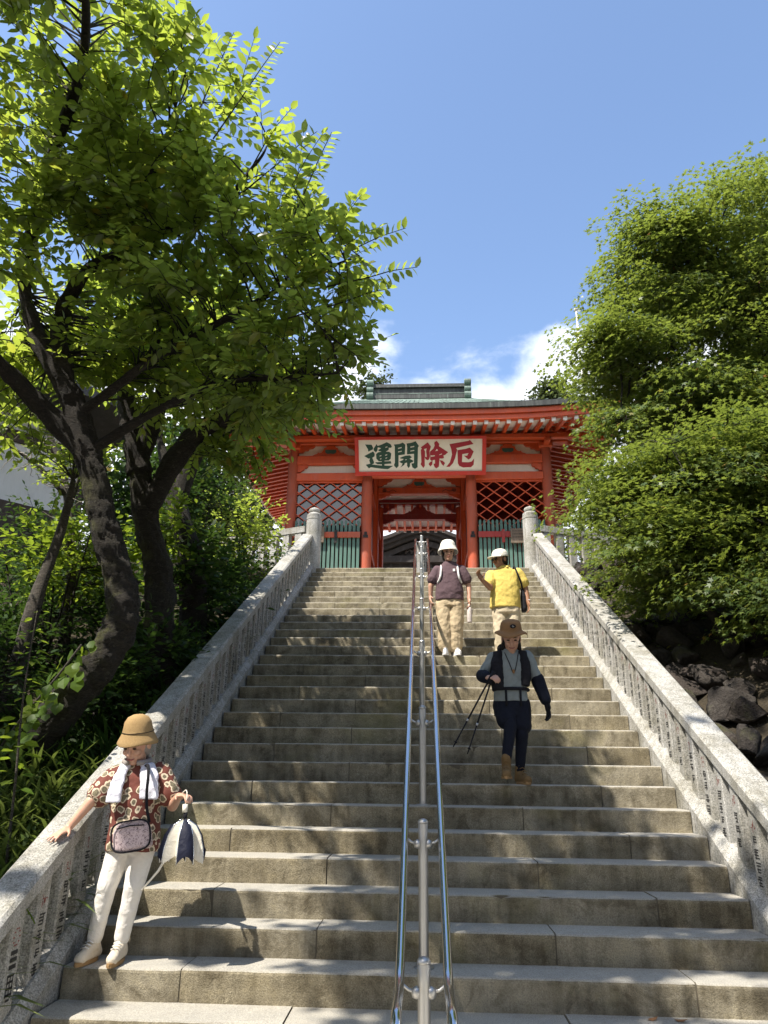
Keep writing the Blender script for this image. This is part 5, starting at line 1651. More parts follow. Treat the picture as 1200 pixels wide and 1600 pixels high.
fabric('f_sneaker', (0.62, 0.55, 0.44)); fabric('f_lilac', (0.66, 0.66, 0.74)); fabric('f_grey', (0.30, 0.27, 0.25)); fabric('f_hair', (0.012, 0.010, 0.009), rough=0.5)
fabric('f_umbrella_cream', (0.70, 0.66, 0.57)); fabric('f_umbrella_navy', (0.010, 0.012, 0.028), rough=0.6); fabric('f_sole', (0.30, 0.19, 0.09)); fabric('f_bottle', (0.62, 0.55, 0.52), rough=0.35)
t = NT('f_straw'); p = t.coord('Object'); w = t.n('ShaderNodeTexWave', wave_type='BANDS', bands_direction='Z'); w.inputs['Scale'].default_value = 55; w.inputs['Distortion'].default_value = 1.5
t.l(p, w.inputs['Vector']); n = t.noise(p, 120, 2, 0.7)
t.base(t.mix(n, (0.27, 0.165, 0.065), (0.47, 0.32, 0.145))); t.set(Roughness=0.9); t.bump(t.math('ADD', w.outputs['Fac'], n), 0.6, 0.004); t.done('f_straw')
t = NT('f_blouse'); p = t.coord('Object')
nv_ = t.n('ShaderNodeTexNoise'); nv_.inputs['Scale'].default_value = 24; t.l(p, nv_.inputs['Vector'])
ad = t.n('ShaderNodeVectorMath', operation='SCALE'); ad.inputs['Scale'].default_value = 0.035; t.l(nv_.outputs['Color'], ad.inputs[0])
ad2 = t.n('ShaderNodeVectorMath', operation='ADD'); t.l(p, ad2.inputs[0]); t.l(ad.outputs[0], ad2.inputs[1])
vo = t.n('ShaderNodeTexVoronoi'); vo.inputs['Scale'].default_value = 14.5; vo.inputs['Randomness'].default_value = 0.7; t.l(ad2.outputs[0], vo.inputs['Vector'])
c = t.ramp(vo.outputs['Distance'], [(0.0, (0.10, 0.085, 0.05)), (0.18, (0.19, 0.165, 0.10)), (0.30, (0.11, 0.09, 0.06)), (0.39, (0.60, 0.50, 0.36)), (0.465, (0.62, 0.53, 0.38)), (0.49, (0.125, 0.033, 0.022)), (1.0, (0.16, 0.042, 0.027))])
vo.inputs['Scale'].default_value = 18.5
t.base(c); t.set(Roughness=0.85); t.bump(t.noise(p, 11, 4), 0.3, 0.008); t.done('f_blouse')
t = NT('f_bag'); p = t.coord('Object'); n = t.noise(p, 95, 3, 0.7, 1.0)
t.base(t.ramp(n, [(0.40, (0.16, 0.11, 0.12)), (0.47, (0.52, 0.41, 0.42)), (0.7, (0.58, 0.47, 0.47))])); t.set(Roughness=0.75); t.bump(t.noise(p, 14, 4), 0.4, 0.01); t.done('f_bag')
def skinmat(key, col, red):
    t = NT(key); p = t.coord('Object'); n = t.noise(p, 22, 4, 0.6)
    t.base(t.mix(n, col, red)); t.set(Roughness=0.5); t.b.inputs['Subsurface Weight'].default_value = 0.08; t.b.inputs['Subsurface Radius'].default_value = (0.02, 0.008, 0.004)
    t.bump(t.noise(p, 150, 3), 0.12, 0.002); t.done(key)
skinmat('skin_fair', (0.56, 0.35, 0.245), (0.50, 0.26, 0.18)); skinmat('skin_tan', (0.34, 0.18, 0.105), (0.29, 0.135, 0.075))
t = NT('lips'); t.base((0.30, 0.09, 0.075)); t.set(Roughness=0.5); t.done('lips')
t = NT('eye_dark'); t.base((0.02, 0.015, 0.012)); t.set(Roughness=0.25); t.done('eye_dark')

WR = {}
def wrinkle_tex(size):
    k = 'wrinkle_%g' % size
    if k not in WR:
        tx = bpy.data.textures.new(k, 'CLOUDS'); tx.noise_scale = size; tx.noise_depth = 2
        WR[k] = tx
    return WR[k]

def add_ell(b, c, r, rot=None, n=14, m=9):
    c = Vector(c); vs = []; fs = []
    for i in range(m + 1):
        th = math.pi * i / m
        for j in range(n):
            a = 2 * math.pi * j / n
            v = Vector((r[0] * math.sin(th) * math.cos(a), r[1] * math.sin(th) * math.sin(a), r[2] * math.cos(th)))
            if i in (0, m): v *= 1.0
            vs.append(c + (rot @ v if rot is not None else v))
    for i in range(m):
        for j in range(n):
            k = (j + 1) % n
            if i == 0: fs.append((j, (i + 1) * n + j, (i + 1) * n + k))
            elif i == m - 1: fs.append((i * n + j, (i + 1) * n + j, i * n + k))
            else: fs.append((i * n + j, (i + 1) * n + j, (i + 1) * n + k, i * n + k))
    b.add(vs, fs)
def add_cap(b, p0, p1, r0, r1, n=14):
    p0 = Vector(p0); p1 = Vector(p1); d = (p1 - p0).normalized()
    pts = []; rr = []
    for a in (0.05, 0.35, 0.7, 1.1): pts.append(p0 - d * r0 * math.cos(a)); rr.append(r0 * math.sin(a))
    pts.append(p0); rr.append(r0)
    for f in (0.25, 0.5, 0.75): pts.append(p0.lerp(p1, f)); rr.append(r0 + (r1 - r0) * f)
    pts.append(p1); rr.append(r1)
    for a in (1.1, 0.7, 0.35, 0.05): pts.append(p1 + d * r1 * math.cos(a)); rr.append(r1 * math.sin(a))
    b.tube(pts, rr, n)
def add_loft(b, rings, n=24):
    """rings: (centre, rx, ry) from low to high"""
    vs = []; fs = []
    for c, rx, ry in rings:
        for j in range(n):
            a = 2 * math.pi * j / n
            ca, sa = math.cos(a), math.sin(a)
            e = 0.82                                     # squarish torso section
            vs.append((c[0] + rx * math.copysign(abs(ca) ** e, ca), c[1] + ry * math.copysign(abs(sa) ** e, sa), c[2]))
    m = len(rings)
    for i in range(m - 1):
        for j in range(n):
            k = (j + 1) % n
            fs.append((i * n + j, i * n + k, (i + 1) * n + k, (i + 1) * n + j))
    fs.append(tuple(reversed(range(n)))); fs.append(tuple(range((m - 1) * n, m * n)))
    b.add(vs, fs)

def blob(name, prims, mat, parent, T, voxel=0.009, smooth=4, wr=None, wsize=0.07):
    """one continuous surface grown over the given solids"""
    b = MB()
    for pr in prims:
        k = pr[0]
        if k == 'c': add_cap(b, *pr[1:])
        elif k == 'e': add_ell(b, *pr[1:])
        elif k == 'l': add_loft(b, pr[1])
    me = b.mesh('tmp'); fixnormals(me)
    tmp = bpy.data.objects.new('tmp', me); COL.objects.link(tmp)
    md = tmp.modifiers.new('r', 'REMESH'); md.mode = 'VOXEL'; md.voxel_size = voxel; md.use_smooth_shade = True
    if wr:
        dm = tmp.modifiers.new('d', 'DISPLACE'); dm.texture = wrinkle_tex(wsize); dm.strength = wr; dm.mid_level = 0.5
    if smooth:
        sm = tmp.modifiers.new('s', 'SMOOTH'); sm.factor = 0.5; sm.iterations = smooth
    bpy.context.view_layer.update()
    dg = bpy.context.evaluated_depsgraph_get()
    out = bpy.data.meshes.new_from_object(tmp.evaluated_get(dg))
    bpy.data.objects.remove(tmp); bpy.data.meshes.remove(me)
    out.name = name
    out.materials.clear(); out.materials.append(MATS[mat])
    out.polygons.foreach_set('use_smooth', [True] * len(out.polygons))
    o = bpy.data.objects.new(name, out); COL.objects.link(o)
    o.parent = parent                    # prims are given in the person's own frame
    return o

def local(b, name, mat, parent, smooth=True):
    o = bpy.data.objects.new(name, b.mesh(name, smooth, (mat,) if isinstance(mat, str) else mat)); COL.objects.link(o)
    o.parent = parent
    return o

HS = 1.10                                     # head size
def head_frame(C, f, up=(0, 0, 1)):
    f = Vector(f).normalized(); r = f.cross(Vector(up)).normalized(); u = r.cross(f)
    M3 = Matrix((r, f, u)).transposed() * HS  # local (right, forward, up) -> body frame
    C = Vector(C)
    return (lambda x, y, z: C + M3 @ Vector((x, y, z))), M3

def head_prims(H, M3, neck):
    return [('e', H(0, -0.008, 0.022), (0.074, 0.090, 0.090), M3), ('e', H(0, 0.022, -0.045), (0.056, 0.062, 0.062), M3), ('e', H(0, 0.058, -0.086), (0.026, 0.024, 0.020), M3),
            ('c', H(0, 0.086, 0.008), H(0, 0.100, -0.026), 0.009, 0.0135), ('e', H(0.033, 0.062, -0.022), (0.024, 0.024, 0.022), M3), ('e', H(-0.033, 0.062, -0.022), (0.024, 0.024, 0.022), M3),
            ('e', H(0, 0.076, -0.054), (0.024, 0.016, 0.014), M3), ('e', H(0, 0.070, 0.026), (0.045, 0.020, 0.012), M3),
            ('e', H(0.075, -0.012, -0.008), (0.010, 0.020, 0.030), M3), ('e', H(-0.075, -0.012, -0.008), (0.010, 0.020, 0.030), M3), ('c', H(0, -0.02, -0.05), neck, 0.047, 0.052)]

def face(H, M3, root, smile=0.0):
    for s in (-1, 1):
        b = MB(); add_ell(b, H(0.030 * s, 0.0815, 0.006), (0.0135, 0.006, 0.0055), M3, 8, 6); local(b, 'eye', 'eye_dark', root)
        b = MB(); b.tube([H(0.012 * s, 0.090, 0.026), H(0.032 * s, 0.088, 0.031), H(0.050 * s, 0.074, 0.024)], [0.0028, 0.0035, 0.002], 5); local(b, 'eyebrow', 'f_hair', root)
    b = MB(); b.tube([H(-0.024, 0.084, -0.054 + smile), H(-0.010, 0.0925, -0.058), H(0.010, 0.0925, -0.058), H(0.024, 0.084, -0.054 + smile)], [0.003, 0.0052, 0.0052, 0.003], 6); local(b, 'mouth', 'lips', root)

def hand_prims(W, fd, pn, curl=0.35, side=1, spread=0.12, s=1.0):
    """W wrist, fd direction of the fingers, pn palm normal; palm, four unequal fingers, thumb from the side"""
    W = Vector(W); fd = Vector(fd).normalized(); pn = Vector(pn); pn = (pn - fd * pn.dot(fd)).normalized()
    sd_ = fd.cross(pn).normalized() * side
    M3 = Matrix((sd_, fd, pn)).transposed()
    out = [('e', W + fd * 0.045 * s, (0.038 * s, 0.050 * s, 0.016 * s), M3), ('c', W - fd * 0.01, W + fd * 0.03 * s, 0.022 * s, 0.024 * s)]
    for i, (o_, L) in enumerate(((-0.028, 0.058), (-0.010, 0.072), (0.009, 0.075), (0.027, 0.066))):
        p = W + fd * 0.082 * s + sd_ * o_ * s
        d = (fd + sd_ * (o_ / 0.028) * spread).normalized()
        r0 = 0.0086 * s
        for q, fr in enumerate((0.45, 0.32, 0.26)):
            a = curl * (0.6 + 0.5 * q)
            d = (d * math.cos(a) + pn * math.sin(a)).normalized()
            p2 = p + d * L * fr * s
            out.append(('c', p, p2, r0, r0 * 0.92)); r0 *= 0.92; p = p2
    p = W + fd * 0.022 * s + sd_ * 0.030 * s
    d = (fd * 0.65 + sd_ * 0.75 + pn * 0.25).normalized()
    p2 = p + d * 0.036 * s; out.append(('c', p, p2, 0.0115 * s, 0.0095 * s))
    d = (d + fd * 0.6 + pn * curl).normalized(); out.append(('c', p2, p2 + d * 0.028 * s, 0.0095 * s, 0.008 * s))
    return out

def shoe(root, ank, toe_dir, z0, mat, L=0.25, w=0.042, name='shoe', sole='f_sole', boot=0.0):
    A = Vector(ank); d = Vector((toe_dir[0], toe_dir[1], 0)).normalized()
    heel = Vector((A.x, A.y, 0)) - d * 0.055; toe = heel + d * L
    pr = [('c', (heel.x + d.x * 0.02, heel.y + d.y * 0.02, z0 + 0.045), (A.x, A.y, z0 + 0.085 + boot), 0.040, 0.042),
          ('c', (heel.x + d.x * 0.03, heel.y + d.y * 0.03, z0 + 0.038), (toe.x - d.x * 0.05, toe.y - d.y * 0.05, z0 + 0.036), 0.036, w * 0.86),
          ('c', (A.x + d.x * 0.02, A.y + d.y * 0.02, z0 + 0.075), (toe.x - d.x * 0.07, toe.y - d.y * 0.07, z0 + 0.045), 0.036, 0.030)]
    o = blob(name, pr, mat, root, None, 0.007, 3, 0.004, 0.03)
    n = Vector((-d.y, d.x, 0)); b = MB(); ring = []
    for i in range(20):
        a = 2 * math.pi * i / 20
        q = heel.lerp(toe, 0.5) + d * (L * 0.49 * math.cos(a)) + n * (w * 0.98 * math.sin(a) * (1 - 0.12 * math.cos(a)))
        ring.append(q)
    vs = [(q.x, q.y, z0 + 0.001) for q in ring] + [(q.x, q.y, z0 + 0.024) for q in ring]
    b.add(vs, [tuple(reversed(range(20))), tuple(range(20, 40))] + [(i, (i + 1) % 20, (i + 1) % 20 + 20, i + 20) for i in range(20)])
    so = local(b, 'sole', sole, o, False)
    # laces
    b = MB()
    for k in range(4):
        c_ = A + d * (0.035 + 0.022 * k); zz = z0 + 0.118 - 0.012 * k + boot * 0.2 * (3 - k)
        b.tube([Vector((c_.x, c_.y, zz)) + n * 0.026, Vector((c_.x, c_.y, zz + 0.010)), Vector((c_.x, c_.y, zz)) - n * 0.026], 0.0035, 5)
    local(b, 'laces', 'f_white' if boot == 0 else 'f_boot', o)
    return o

def brim_hat(root, H, M3, name, mat, prof, n=36, wave=0.0, band=None, squash=(1.0, 1.12)):
    """prof: (radius, height) from crown top outwards to the brim edge; thin shell with a folded rim"""
    b = MB(); vs = []; fs = []
    full = prof + [(r_ * 0.985, z - 0.006) for r_, z in reversed(prof)]
    for i, (r_, z) in enumerate(full):
        for j in range(n):
            a = 2 * math.pi * j / n
            wv = wave * math.sin(3 * a + 0.7) * max(0, (r_ - 0.09) / 0.06)
            vs.append(H(r_ * squash[0] * math.cos(a), r_ * squash[1] * math.sin(a) - 0.008, z + wv))
    m = len(full)
    for i in range(m - 1):
        for j in range(n):
            k = (j + 1) % n
            fs.append((i * n + j, i * n + k, (i + 1) * n + k, (i + 1) * n + j))
    b.add(vs, fs)
    o = local(b, name, mat, root); fixnormals(o.data)
    return o

# ---- person with the straw hat leaning on the balustrade
p1 = tag(empty('person', (-1.88, 5.03, 0.51)), 'person in straw hat, patterned blouse and white trousers leaning on the balustrade', 'person', 'people on the stairs')
H, M3 = head_frame((-0.013, -0.050, 1.262), (-0.10, -0.90, -0.44))
hd = [('l', [((0.02, 0.02, 0.70), 0.13, 0.09), ((0.01, 0.02, 0.85), 0.12, 0.085), ((0.0, 0.015, 1.02), 0.125, 0.085), ((-0.005, 0.015, 1.08), 0.10, 0.07)])]
hd += head_prims(H, M3, (-0.008, 0.01, 1.10))
sR = (-0.155, 0.02, 1.065); eR = (-0.255, -0.085, 0.905); wR = (-0.352, -0.135, 0.752)
sL = (0.155, 0.02, 1.085); eL = (0.255, 0.0, 0.885); wL = (0.335, -0.145, 0.945)
hd += [('c', sR, eR, 0.042, 0.036), ('c', eR, wR, 0.036, 0.025), ('c', sL, eL, 0.042, 0.036), ('c', eL, wL, 0.036, 0.025)]
hd += hand_prims(wR, (-0.35, -0.78, -0.36), (0.05, 0.2, -1.0), 0.14, 1, 0.25, 0.95)
hd += hand_prims(wL, (0.75, -0.55, 0.1), (0.2, -0.2, -1.0), 0.75, -1, 0.05, 0.9)
for hp, kn, an in (((-0.055, 0.02, 0.68), (-0.098, -0.03, 0.41), (-0.150, 0.005, 0.09)), ((0.085, 0.02, 0.68), (0.068, -0.02, 0.41), (0.018, 0.01, 0.09))):
    hd += [('c', hp, kn, 0.07, 0.05), ('c', kn, an, 0.048, 0.032)]
blob('body', hd, 'skin_fair', p1, None, 0.0065, 2)
face(H, M3, p1)
tr = [('l', [((0.015, 0.02, 0.60), 0.125, 0.095), ((0.02, 0.02, 0.72), 0.135, 0.10), ((0.02, 0.02, 0.80), 0.12, 0.09)])]
for hp, kn, an in (((-0.055, 0.02, 0.66), (-0.098, -0.035, 0.41), (-0.148, 0.0, 0.125)), ((0.085, 0.02, 0.66), (0.068, -0.025, 0.41), (0.020, 0.005, 0.125))):
    tr += [('c', hp, kn, 0.088, 0.062), ('c', kn, an, 0.060, 0.047)]
blob('trousers', tr, 'f_offwhite', p1, None, 0.007, 3, 0.008, 0.05)
bl_ = [('l', [((0.022, 0.015, 0.615), 0.168, 0.125), ((0.02, 0.015, 0.70), 0.165, 0.125), ((0.01, 0.012, 0.84), 0.158, 0.118), ((0.0, 0.012, 0.98), 0.165, 0.115), ((-0.004, 0.015, 1.06), 0.155, 0.10), ((-0.006, 0.012, 1.115), 0.095, 0.075), ((-0.006, 0.008, 1.150), 0.066, 0.062)]),
       ('c', (-0.145, 0.02, 1.055), (-0.215, -0.035, 0.955), 0.078, 0.088), ('c', (0.145, 0.02, 1.075), (0.215, 0.01, 0.955), 0.078, 0.085)]
blob('blouse', bl_, 'f_blouse', p1, None, 0.008, 3, 0.020, 0.07)
shoe(p1, (-0.150, 0.0, 0), (-0.10, -1), 0.0, 'f_sneaker', 0.245, 0.042)
shoe(p1, (0.018, 0.0, 0), (0.08, -1), 0.0, 'f_sneaker', 0.245, 0.042)
hr_ = [('e', H(0, -0.03, 0.01), (0.083, 0.085, 0.095), M3), ('e', H(0, -0.05, -0.05), (0.062, 0.055, 0.06), M3)]
blob('hair', hr_, 'f_grey', p1, None, 0.008, 2)
HH, MH = head_frame((-0.013, -0.042, 1.272), (-0.10, -0.95, -0.22))
brim_hat(p1, HH, MH, 'straw_hat', 'f_straw', [(0.004, 0.166), (0.030, 0.163), (0.058, 0.150), (0.076, 0.124), (0.083, 0.090), (0.088, 0.066), (0.091, 0.056), (0.099, 0.040), (0.110, 0.018), (0.117, 0.002)], 40, 0.012)
b = MB(); b.tube([HH(0.090 * math.cos(a), 0.101 * math.sin(a) - 0.008, 0.066) for a in [2 * math.pi * i / 30 for i in range(31)]], 0.0025, 5, False); local(b, 'hat_band', 'f_hair', p1)
tw_ = [('l', [((-0.085, -0.140, 0.905), 0.050, 0.013), ((-0.085, -0.136, 0.97), 0.048, 0.015), ((-0.075, -0.115, 1.06), 0.040, 0.017), ((-0.062, -0.06, 1.135), 0.032, 0.03), ((-0.058, 0.01, 1.15), 0.025, 0.04)]),
       ('l', [((0.135, -0.120, 0.925), 0.062, 0.014), ((0.130, -0.118, 0.99), 0.062, 0.016), ((0.112, -0.095, 1.075), 0.060, 0.024), ((0.075, -0.04, 1.14), 0.045, 0.035), ((0.055, 0.02, 1.15), 0.03, 0.04)])]
tw_ += [('c', (-0.058, 0.03, 1.13), (0.055, 0.05, 1.13), 0.028, 0.028)]
blob('towel', tw_, 'f_lilac', p1, None, 0.006, 3, 0.014, 0.03)
b = MB(); b.tube([(-0.008 + 0.080 * math.cos(a), -0.015 + 0.085 * math.sin(a), 1.158 + 0.016 * math.sin(a)) for a in [math.pi * (1.62 + 1.76 * i / 22) for i in range(23)]], 0.017, 10); local(b, 'neck_cooler', 'f_grey', p1)

bag = tag(empty('shoulder_bag', (-1.79, 4.865, 1.13)), 'small pink speckled shoulder bag with black piping at the hip of the straw-hatted person', 'bag')
bo = blob('bag_body', [('l', [((0.0, 0, 0.012), 0.105, 0.035), ((0, 0, 0.03), 0.122, 0.045), ((0.0, 0, 0.12), 0.118, 0.042), ((0.0, 0, 0.165), 0.098, 0.036), ((0.0, 0, 0.185), 0.075, 0.026)])], 'f_bag', bag, None, 0.007, 2, 0.008, 0.05)
pp = [(0.118 * math.copysign(abs(math.cos(a)) ** 0.55, math.cos(a)), -0.040, 0.098 + 0.088 * math.copysign(abs(math.sin(a)) ** 0.6, math.sin(a))) for a in [2 * math.pi * i / 36 for i in range(37)]]
b = MB(); b.tube(pp, 0.006, 6, False); local(b, 'piping', 'f_black', bag)
b = MB(); b.tube([(-0.08, -0.046, 0.150), (0.0, -0.046, 0.158), (0.085, -0.046, 0.150)], 0.004, 5); local(b, 'zip', 'f_black', bag)
b = MB(); b.tube(catmull([(0.105, 0.0, 0.16), (0.100, -0.025, 0.24), (0.105, -0.035, 0.34), (0.115, -0.02, 0.44), (0.09, 0.06, 0.505), (0.0, 0.22, 0.45)], 5), 0.010, 6); local(b, 'strap', 'f_black', bag)
bag.rotation_euler = (0, R(-9), R(6))

um = tag(empty('umbrella', (-1.465, 4.80, 1.07)), 'half-folded navy and cream parasol hanging from the hand of the straw-hatted person', 'umbrella')
prof = [(0.016, 0.262), (0.030, 0.250), (0.068, 0.225), (0.098, 0.17), (0.115, 0.10), (0.122, 0.045), (0.120, 0.012)]
NS, NG = 8, 10
for s in range(NS):
    a0 = 2 * math.pi * s / NS; vs = []; fs = []
    for r_, z in prof:
        for g in range(NG + 1):
            f = g / NG; a = a0 + 2 * math.pi / NS * f
            k = (1 - 0.55 * math.sin(math.pi * f)) if s % 2 else (1 + 0.10 * math.sin(math.pi * f))
            rr = r_ * k; zz = z + (0.045 * math.sin(math.pi * f) if z < 0.06 else 0)
            vs.append((rr * math.cos(a) * 1.10, rr * math.sin(a) * 0.75, zz))
    for i in range(len(prof) - 1):
        for g in range(NG):
            q = i * (NG + 1) + g
            fs.append((q, q + 1, q + NG + 2, q + NG + 1))
    local(MB().add(vs, fs), 'canopy_panel', 'f_umbrella_navy' if s % 2 == 0 else 'f_umbrella_cream', um)
    b = MB(); b.tube([(r_ * math.cos(a0) * 1.11, r_ * math.sin(a0) * 0.76, z) for r_, z in prof], 0.0028, 5); local(b, 'rib', 'steel', um)
b = MB(); b.tube([(0, 0, 0.255), (0, 0, 0.30)], [0.012, 0.013], 10); local(b, 'collar', 'f_black', um)
b = MB(); b.tube([(-0.005, 0, 0.298), (-0.006, 0, 0.345)], 0.0165, 12); local(b, 'handle', 'f_cream', um)
b = MB(); b.tube(catmull([(-0.006, 0, 0.345), (0.0, 0.0, 0.39), (-0.015, 0.02, 0.425), (-0.04, 0.03, 0.41)], 4), 0.0035, 5); local(b, 'wrist_cord', 'f_cream', um)
b = MB(); b.tube([(-0.06, 0, 0.10), (-0.13, -0.01, -0.03), (-0.215, -0.02, -0.135)], [0.008, 0.007, 0.0045], 8); local(b, 'shaft', 'f_cream', um)

# ---- person in the white bucket hat and purple T-shirt
p2 = tag(empty('person', (0.375, 9.70, 3.06)), 'person in white bucket hat, purple T-shirt and wide beige trousers holding the handrail', 'person', 'people on the stairs')
H, M3 = head_frame((-0.012, -0.040, 1.405), (0.12, -0.97, -0.12))
hd = [('l', [((0.0, 0.0, 0.75), 0.15, 0.10), ((0.0, 0.0, 0.95), 0.145, 0.10), ((0, 0, 1.13), 0.15, 0.095), ((0, 0, 1.22), 0.10, 0.07)])] + head_prims(H, M3, (0, 0.01, 1.24))
sR, eR, wR = (-0.175, 0.0, 1.18), (-0.252, 0.0, 0.95), (-0.258, 0.02, 0.80)
sL, eL, wL = (0.175, 0.0, 1.185), (0.262, 0.01, 0.95), (0.262, -0.03, 0.76)
hd += [('c', sR, eR, 0.045, 0.038), ('c', eR, wR, 0.037, 0.026), ('c', sL, eL, 0.045, 0.038), ('c', eL, wL, 0.037, 0.026)]
hd += hand_prims(wR, (0.02, -0.35, -0.75), (0.9, 0.1, -0.2), 0.5, 1) + hand_prims(wL, (-0.05, -0.1, -1), (-0.9, -0.2, 0), 0.6, -1)
for hx in (-0.075, 0.075): hd += [('c', (hx, 0, 0.78), (hx, -0.02, 0.42), 0.08, 0.055), ('c', (hx, -0.02, 0.42), (hx * 0.85, 0, 0.09), 0.052, 0.034)]
blob('body', hd, 'skin_fair', p2, None, 0.008, 2)
face(H, M3, p2, 0.006)
blob('trousers', [('l', [((0.005, 0, 0.66), 0.185, 0.125), ((0, 0, 0.75), 0.175, 0.12), ((0, 0, 0.82), 0.155, 0.11)]), ('c', (-0.085, 0, 0.70), (-0.080, -0.03, 0.40), 0.112, 0.100), ('c', (-0.080, -0.03, 0.40), (-0.068, -0.005, 0.145), 0.100, 0.098), ('c', (0.085, 0, 0.70), (0.075, -0.02, 0.40), 0.112, 0.102), ('c', (0.075, -0.02, 0.40), (0.062, 0.01, 0.135), 0.100, 0.100)], 'f_beige', p2, None, 0.009, 3, 0.022, 0.06)
blob('t_shirt', [('l', [((0.0, 0.0, 0.745), 0.192, 0.135), ((0, -0.005, 0.84), 0.190, 0.140), ((0, -0.005, 0.98), 0.178, 0.128), ((0, 0, 1.12), 0.180, 0.115), ((0, 0, 1.20), 0.165, 0.095), ((0, 0.0, 1.25), 0.105, 0.078), ((0, -0.005, 1.285), 0.070, 0.066)]), ('c', (-0.165, 0, 1.165), (-0.222, 0.0, 1.045), 0.072, 0.080), ('c', (0.165, 0, 1.17), (0.228, 0.005, 1.045), 0.072, 0.080)], 'f_purple', p2, None, 0.009, 3, 0.018, 0.08)
shoe(p2, (-0.066, -0.01, 0), (-0.05, -1), 0.0, 'f_white', 0.24, 0.042, sole='f_white'); shoe(p2, (0.070, 0.0, 0), (0.25, -1), 0.0, 'f_white', 0.24, 0.042, sole='f_white')
blob('hair', [('e', H(0, -0.022, 0.0), (0.086, 0.086, 0.095), M3), ('e', H(0, -0.05, -0.055), (0.07, 0.05, 0.055), M3)], 'f_hair', p2, None, 0.009, 2)
HH, MH = head_frame((-0.012, -0.034, 1.412), (0.12, -0.99, 0.06))
brim_hat(p2, HH, MH, 'bucket_hat', 'f_cream', [(0.004, 0.168), (0.04, 0.165), (0.072, 0.151), (0.090, 0.122), (0.097, 0.088), (0.101, 0.068), (0.113, 0.046), (0.124, 0.020), (0.128, 0.008)], 36, 0.006)
for s in (-1, 1):
    b = MB(); b.tube(catmull([(s * 0.105, 0.10, 1.16), (s * 0.108, 0.0, 1.235), (s * 0.112, -0.095, 1.17), (s * 0.125, -0.125, 1.05), (s * 0.16, -0.08, 0.97)], 5), 0.014, 6); local(b, 'pack_strap', 'f_white', p2)
blob('backpack', [('e', (0, 0.18, 1.02), (0.14, 0.09, 0.19), None)], 'f_white', p2, None, 0.012, 2)
b = MB(); b.box(0.045, 0.075, -0.1215, -0.1195, 1.125, 1.16); local(b, 'chest_mark', 'f_white', p2, False)
bt = tag(empty('water_bottle', (0.632, 9.655, 3.50)), 'pale slim water bottle in the hand of the person in purple', 'bottle')
b = MB(); b.lathe([(0.030, 0.0), (0.033, 0.01), (0.033, 0.185), (0.026, 0.205), (0.018, 0.212)], n=18); local(b, 'bottle_body', 'f_bottle', bt)
b = MB(); b.lathe([(0.020, 0.208), (0.020, 0.24), (0.016, 0.246)], n=14); local(b, 'cap', 'f_bottle', bt)
b = MB(); b.tube([(0.015, 0, 0.235), (0.02, -0.01, 0.262), (0.0, -0.015, 0.272), (-0.02, -0.01, 0.262), (-0.015, 0, 0.235)], 0.004, 5); local(b, 'loop', 'f_black', bt)

# ---- person in the yellow polo shirt
p3 = tag(empty('person', (1.09, 9.42, 2.89)), 'person in yellow polo shirt and pale cap gesturing with one raised hand', 'person', 'people on the stairs')
H, M3 = head_frame((-0.05, -0.02, 1.405), (-0.82, -0.56, -0.16))
hd = [('l', [((0, 0, 0.75), 0.15, 0.105), ((0, 0, 0.95), 0.15, 0.105), ((0, 0, 1.17), 0.165, 0.10), ((0, 0, 1.26), 0.10, 0.07)])] + head_prims(H, M3, (-0.01, 0.01, 1.27))
sR, eR, wR = (-0.185, -0.01, 1.20), (-0.205, -0.12, 1.00), (-0.315, -0.23, 1.075)
sL, eL, wL = (0.185, 0.0, 1.235), (0.268, 0.02, 1.02), (0.288, -0.03, 0.83)
hd += [('c', sR, eR, 0.048, 0.042), ('c', eR, wR, 0.040, 0.028), ('c', sL, eL, 0.048, 0.042), ('c', eL, wL, 0.040, 0.028)]
hd += hand_prims(wR, (-0.45, -0.25, 0.75), (0.3, -0.8, 0.1), 0.55, 1) + hand_prims(wL, (0.05, -0.12, -1), (-0.9, -0.2, 0), 0.35, -1)
for hx in (-0.08, 0.08): hd += [('c', (hx, 0, 0.78), (hx, -0.03, 0.43), 0.085, 0.058), ('c', (hx, -0.03, 0.43), (hx, 0.0, 0.09), 0.055, 0.036)]
blob('body', hd, 'skin_tan', p3, None, 0.008, 2)
face(H, M3, p3, 0.005)
blob('trousers', [('l', [((0.005, 0, 0.68), 0.180, 0.125), ((0, 0, 0.77), 0.172, 0.12), ((0, 0, 0.85), 0.16, 0.11)]), ('c', (-0.085, 0, 0.72), (-0.085, -0.035, 0.42), 0.100, 0.085), ('c', (-0.085, -0.035, 0.42), (-0.08, 0, 0.12), 0.082, 0.078), ('c', (0.085, 0, 0.72), (0.085, -0.03, 0.42), 0.100, 0.085), ('c', (0.085, -0.03, 0.42), (0.085, 0.0, 0.12), 0.082, 0.078)], 'f_khaki', p3, None, 0.009, 3, 0.028, 0.08)
blob('polo_shirt', [('l', [((-0.01, 0, 0.755), 0.198, 0.138), ((-0.005, 0, 0.86), 0.195, 0.138), ((0, -0.005, 1.0), 0.190, 0.130), ((0, 0, 1.15), 0.195, 0.118), ((0, 0, 1.235), 0.176, 0.098), ((-0.005, 0, 1.29), 0.095, 0.078), ((-0.008, -0.005, 1.315), 0.07, 0.066)]), ('c', (-0.175, -0.005, 1.19), (-0.20, -0.07, 1.075), 0.078, 0.082), ('c', (0.178, 0, 1.22), (0.235, 0.008, 1.10), 0.076, 0.084)], 'f_yellow', p3, None, 0.009, 3, 0.022, 0.10)
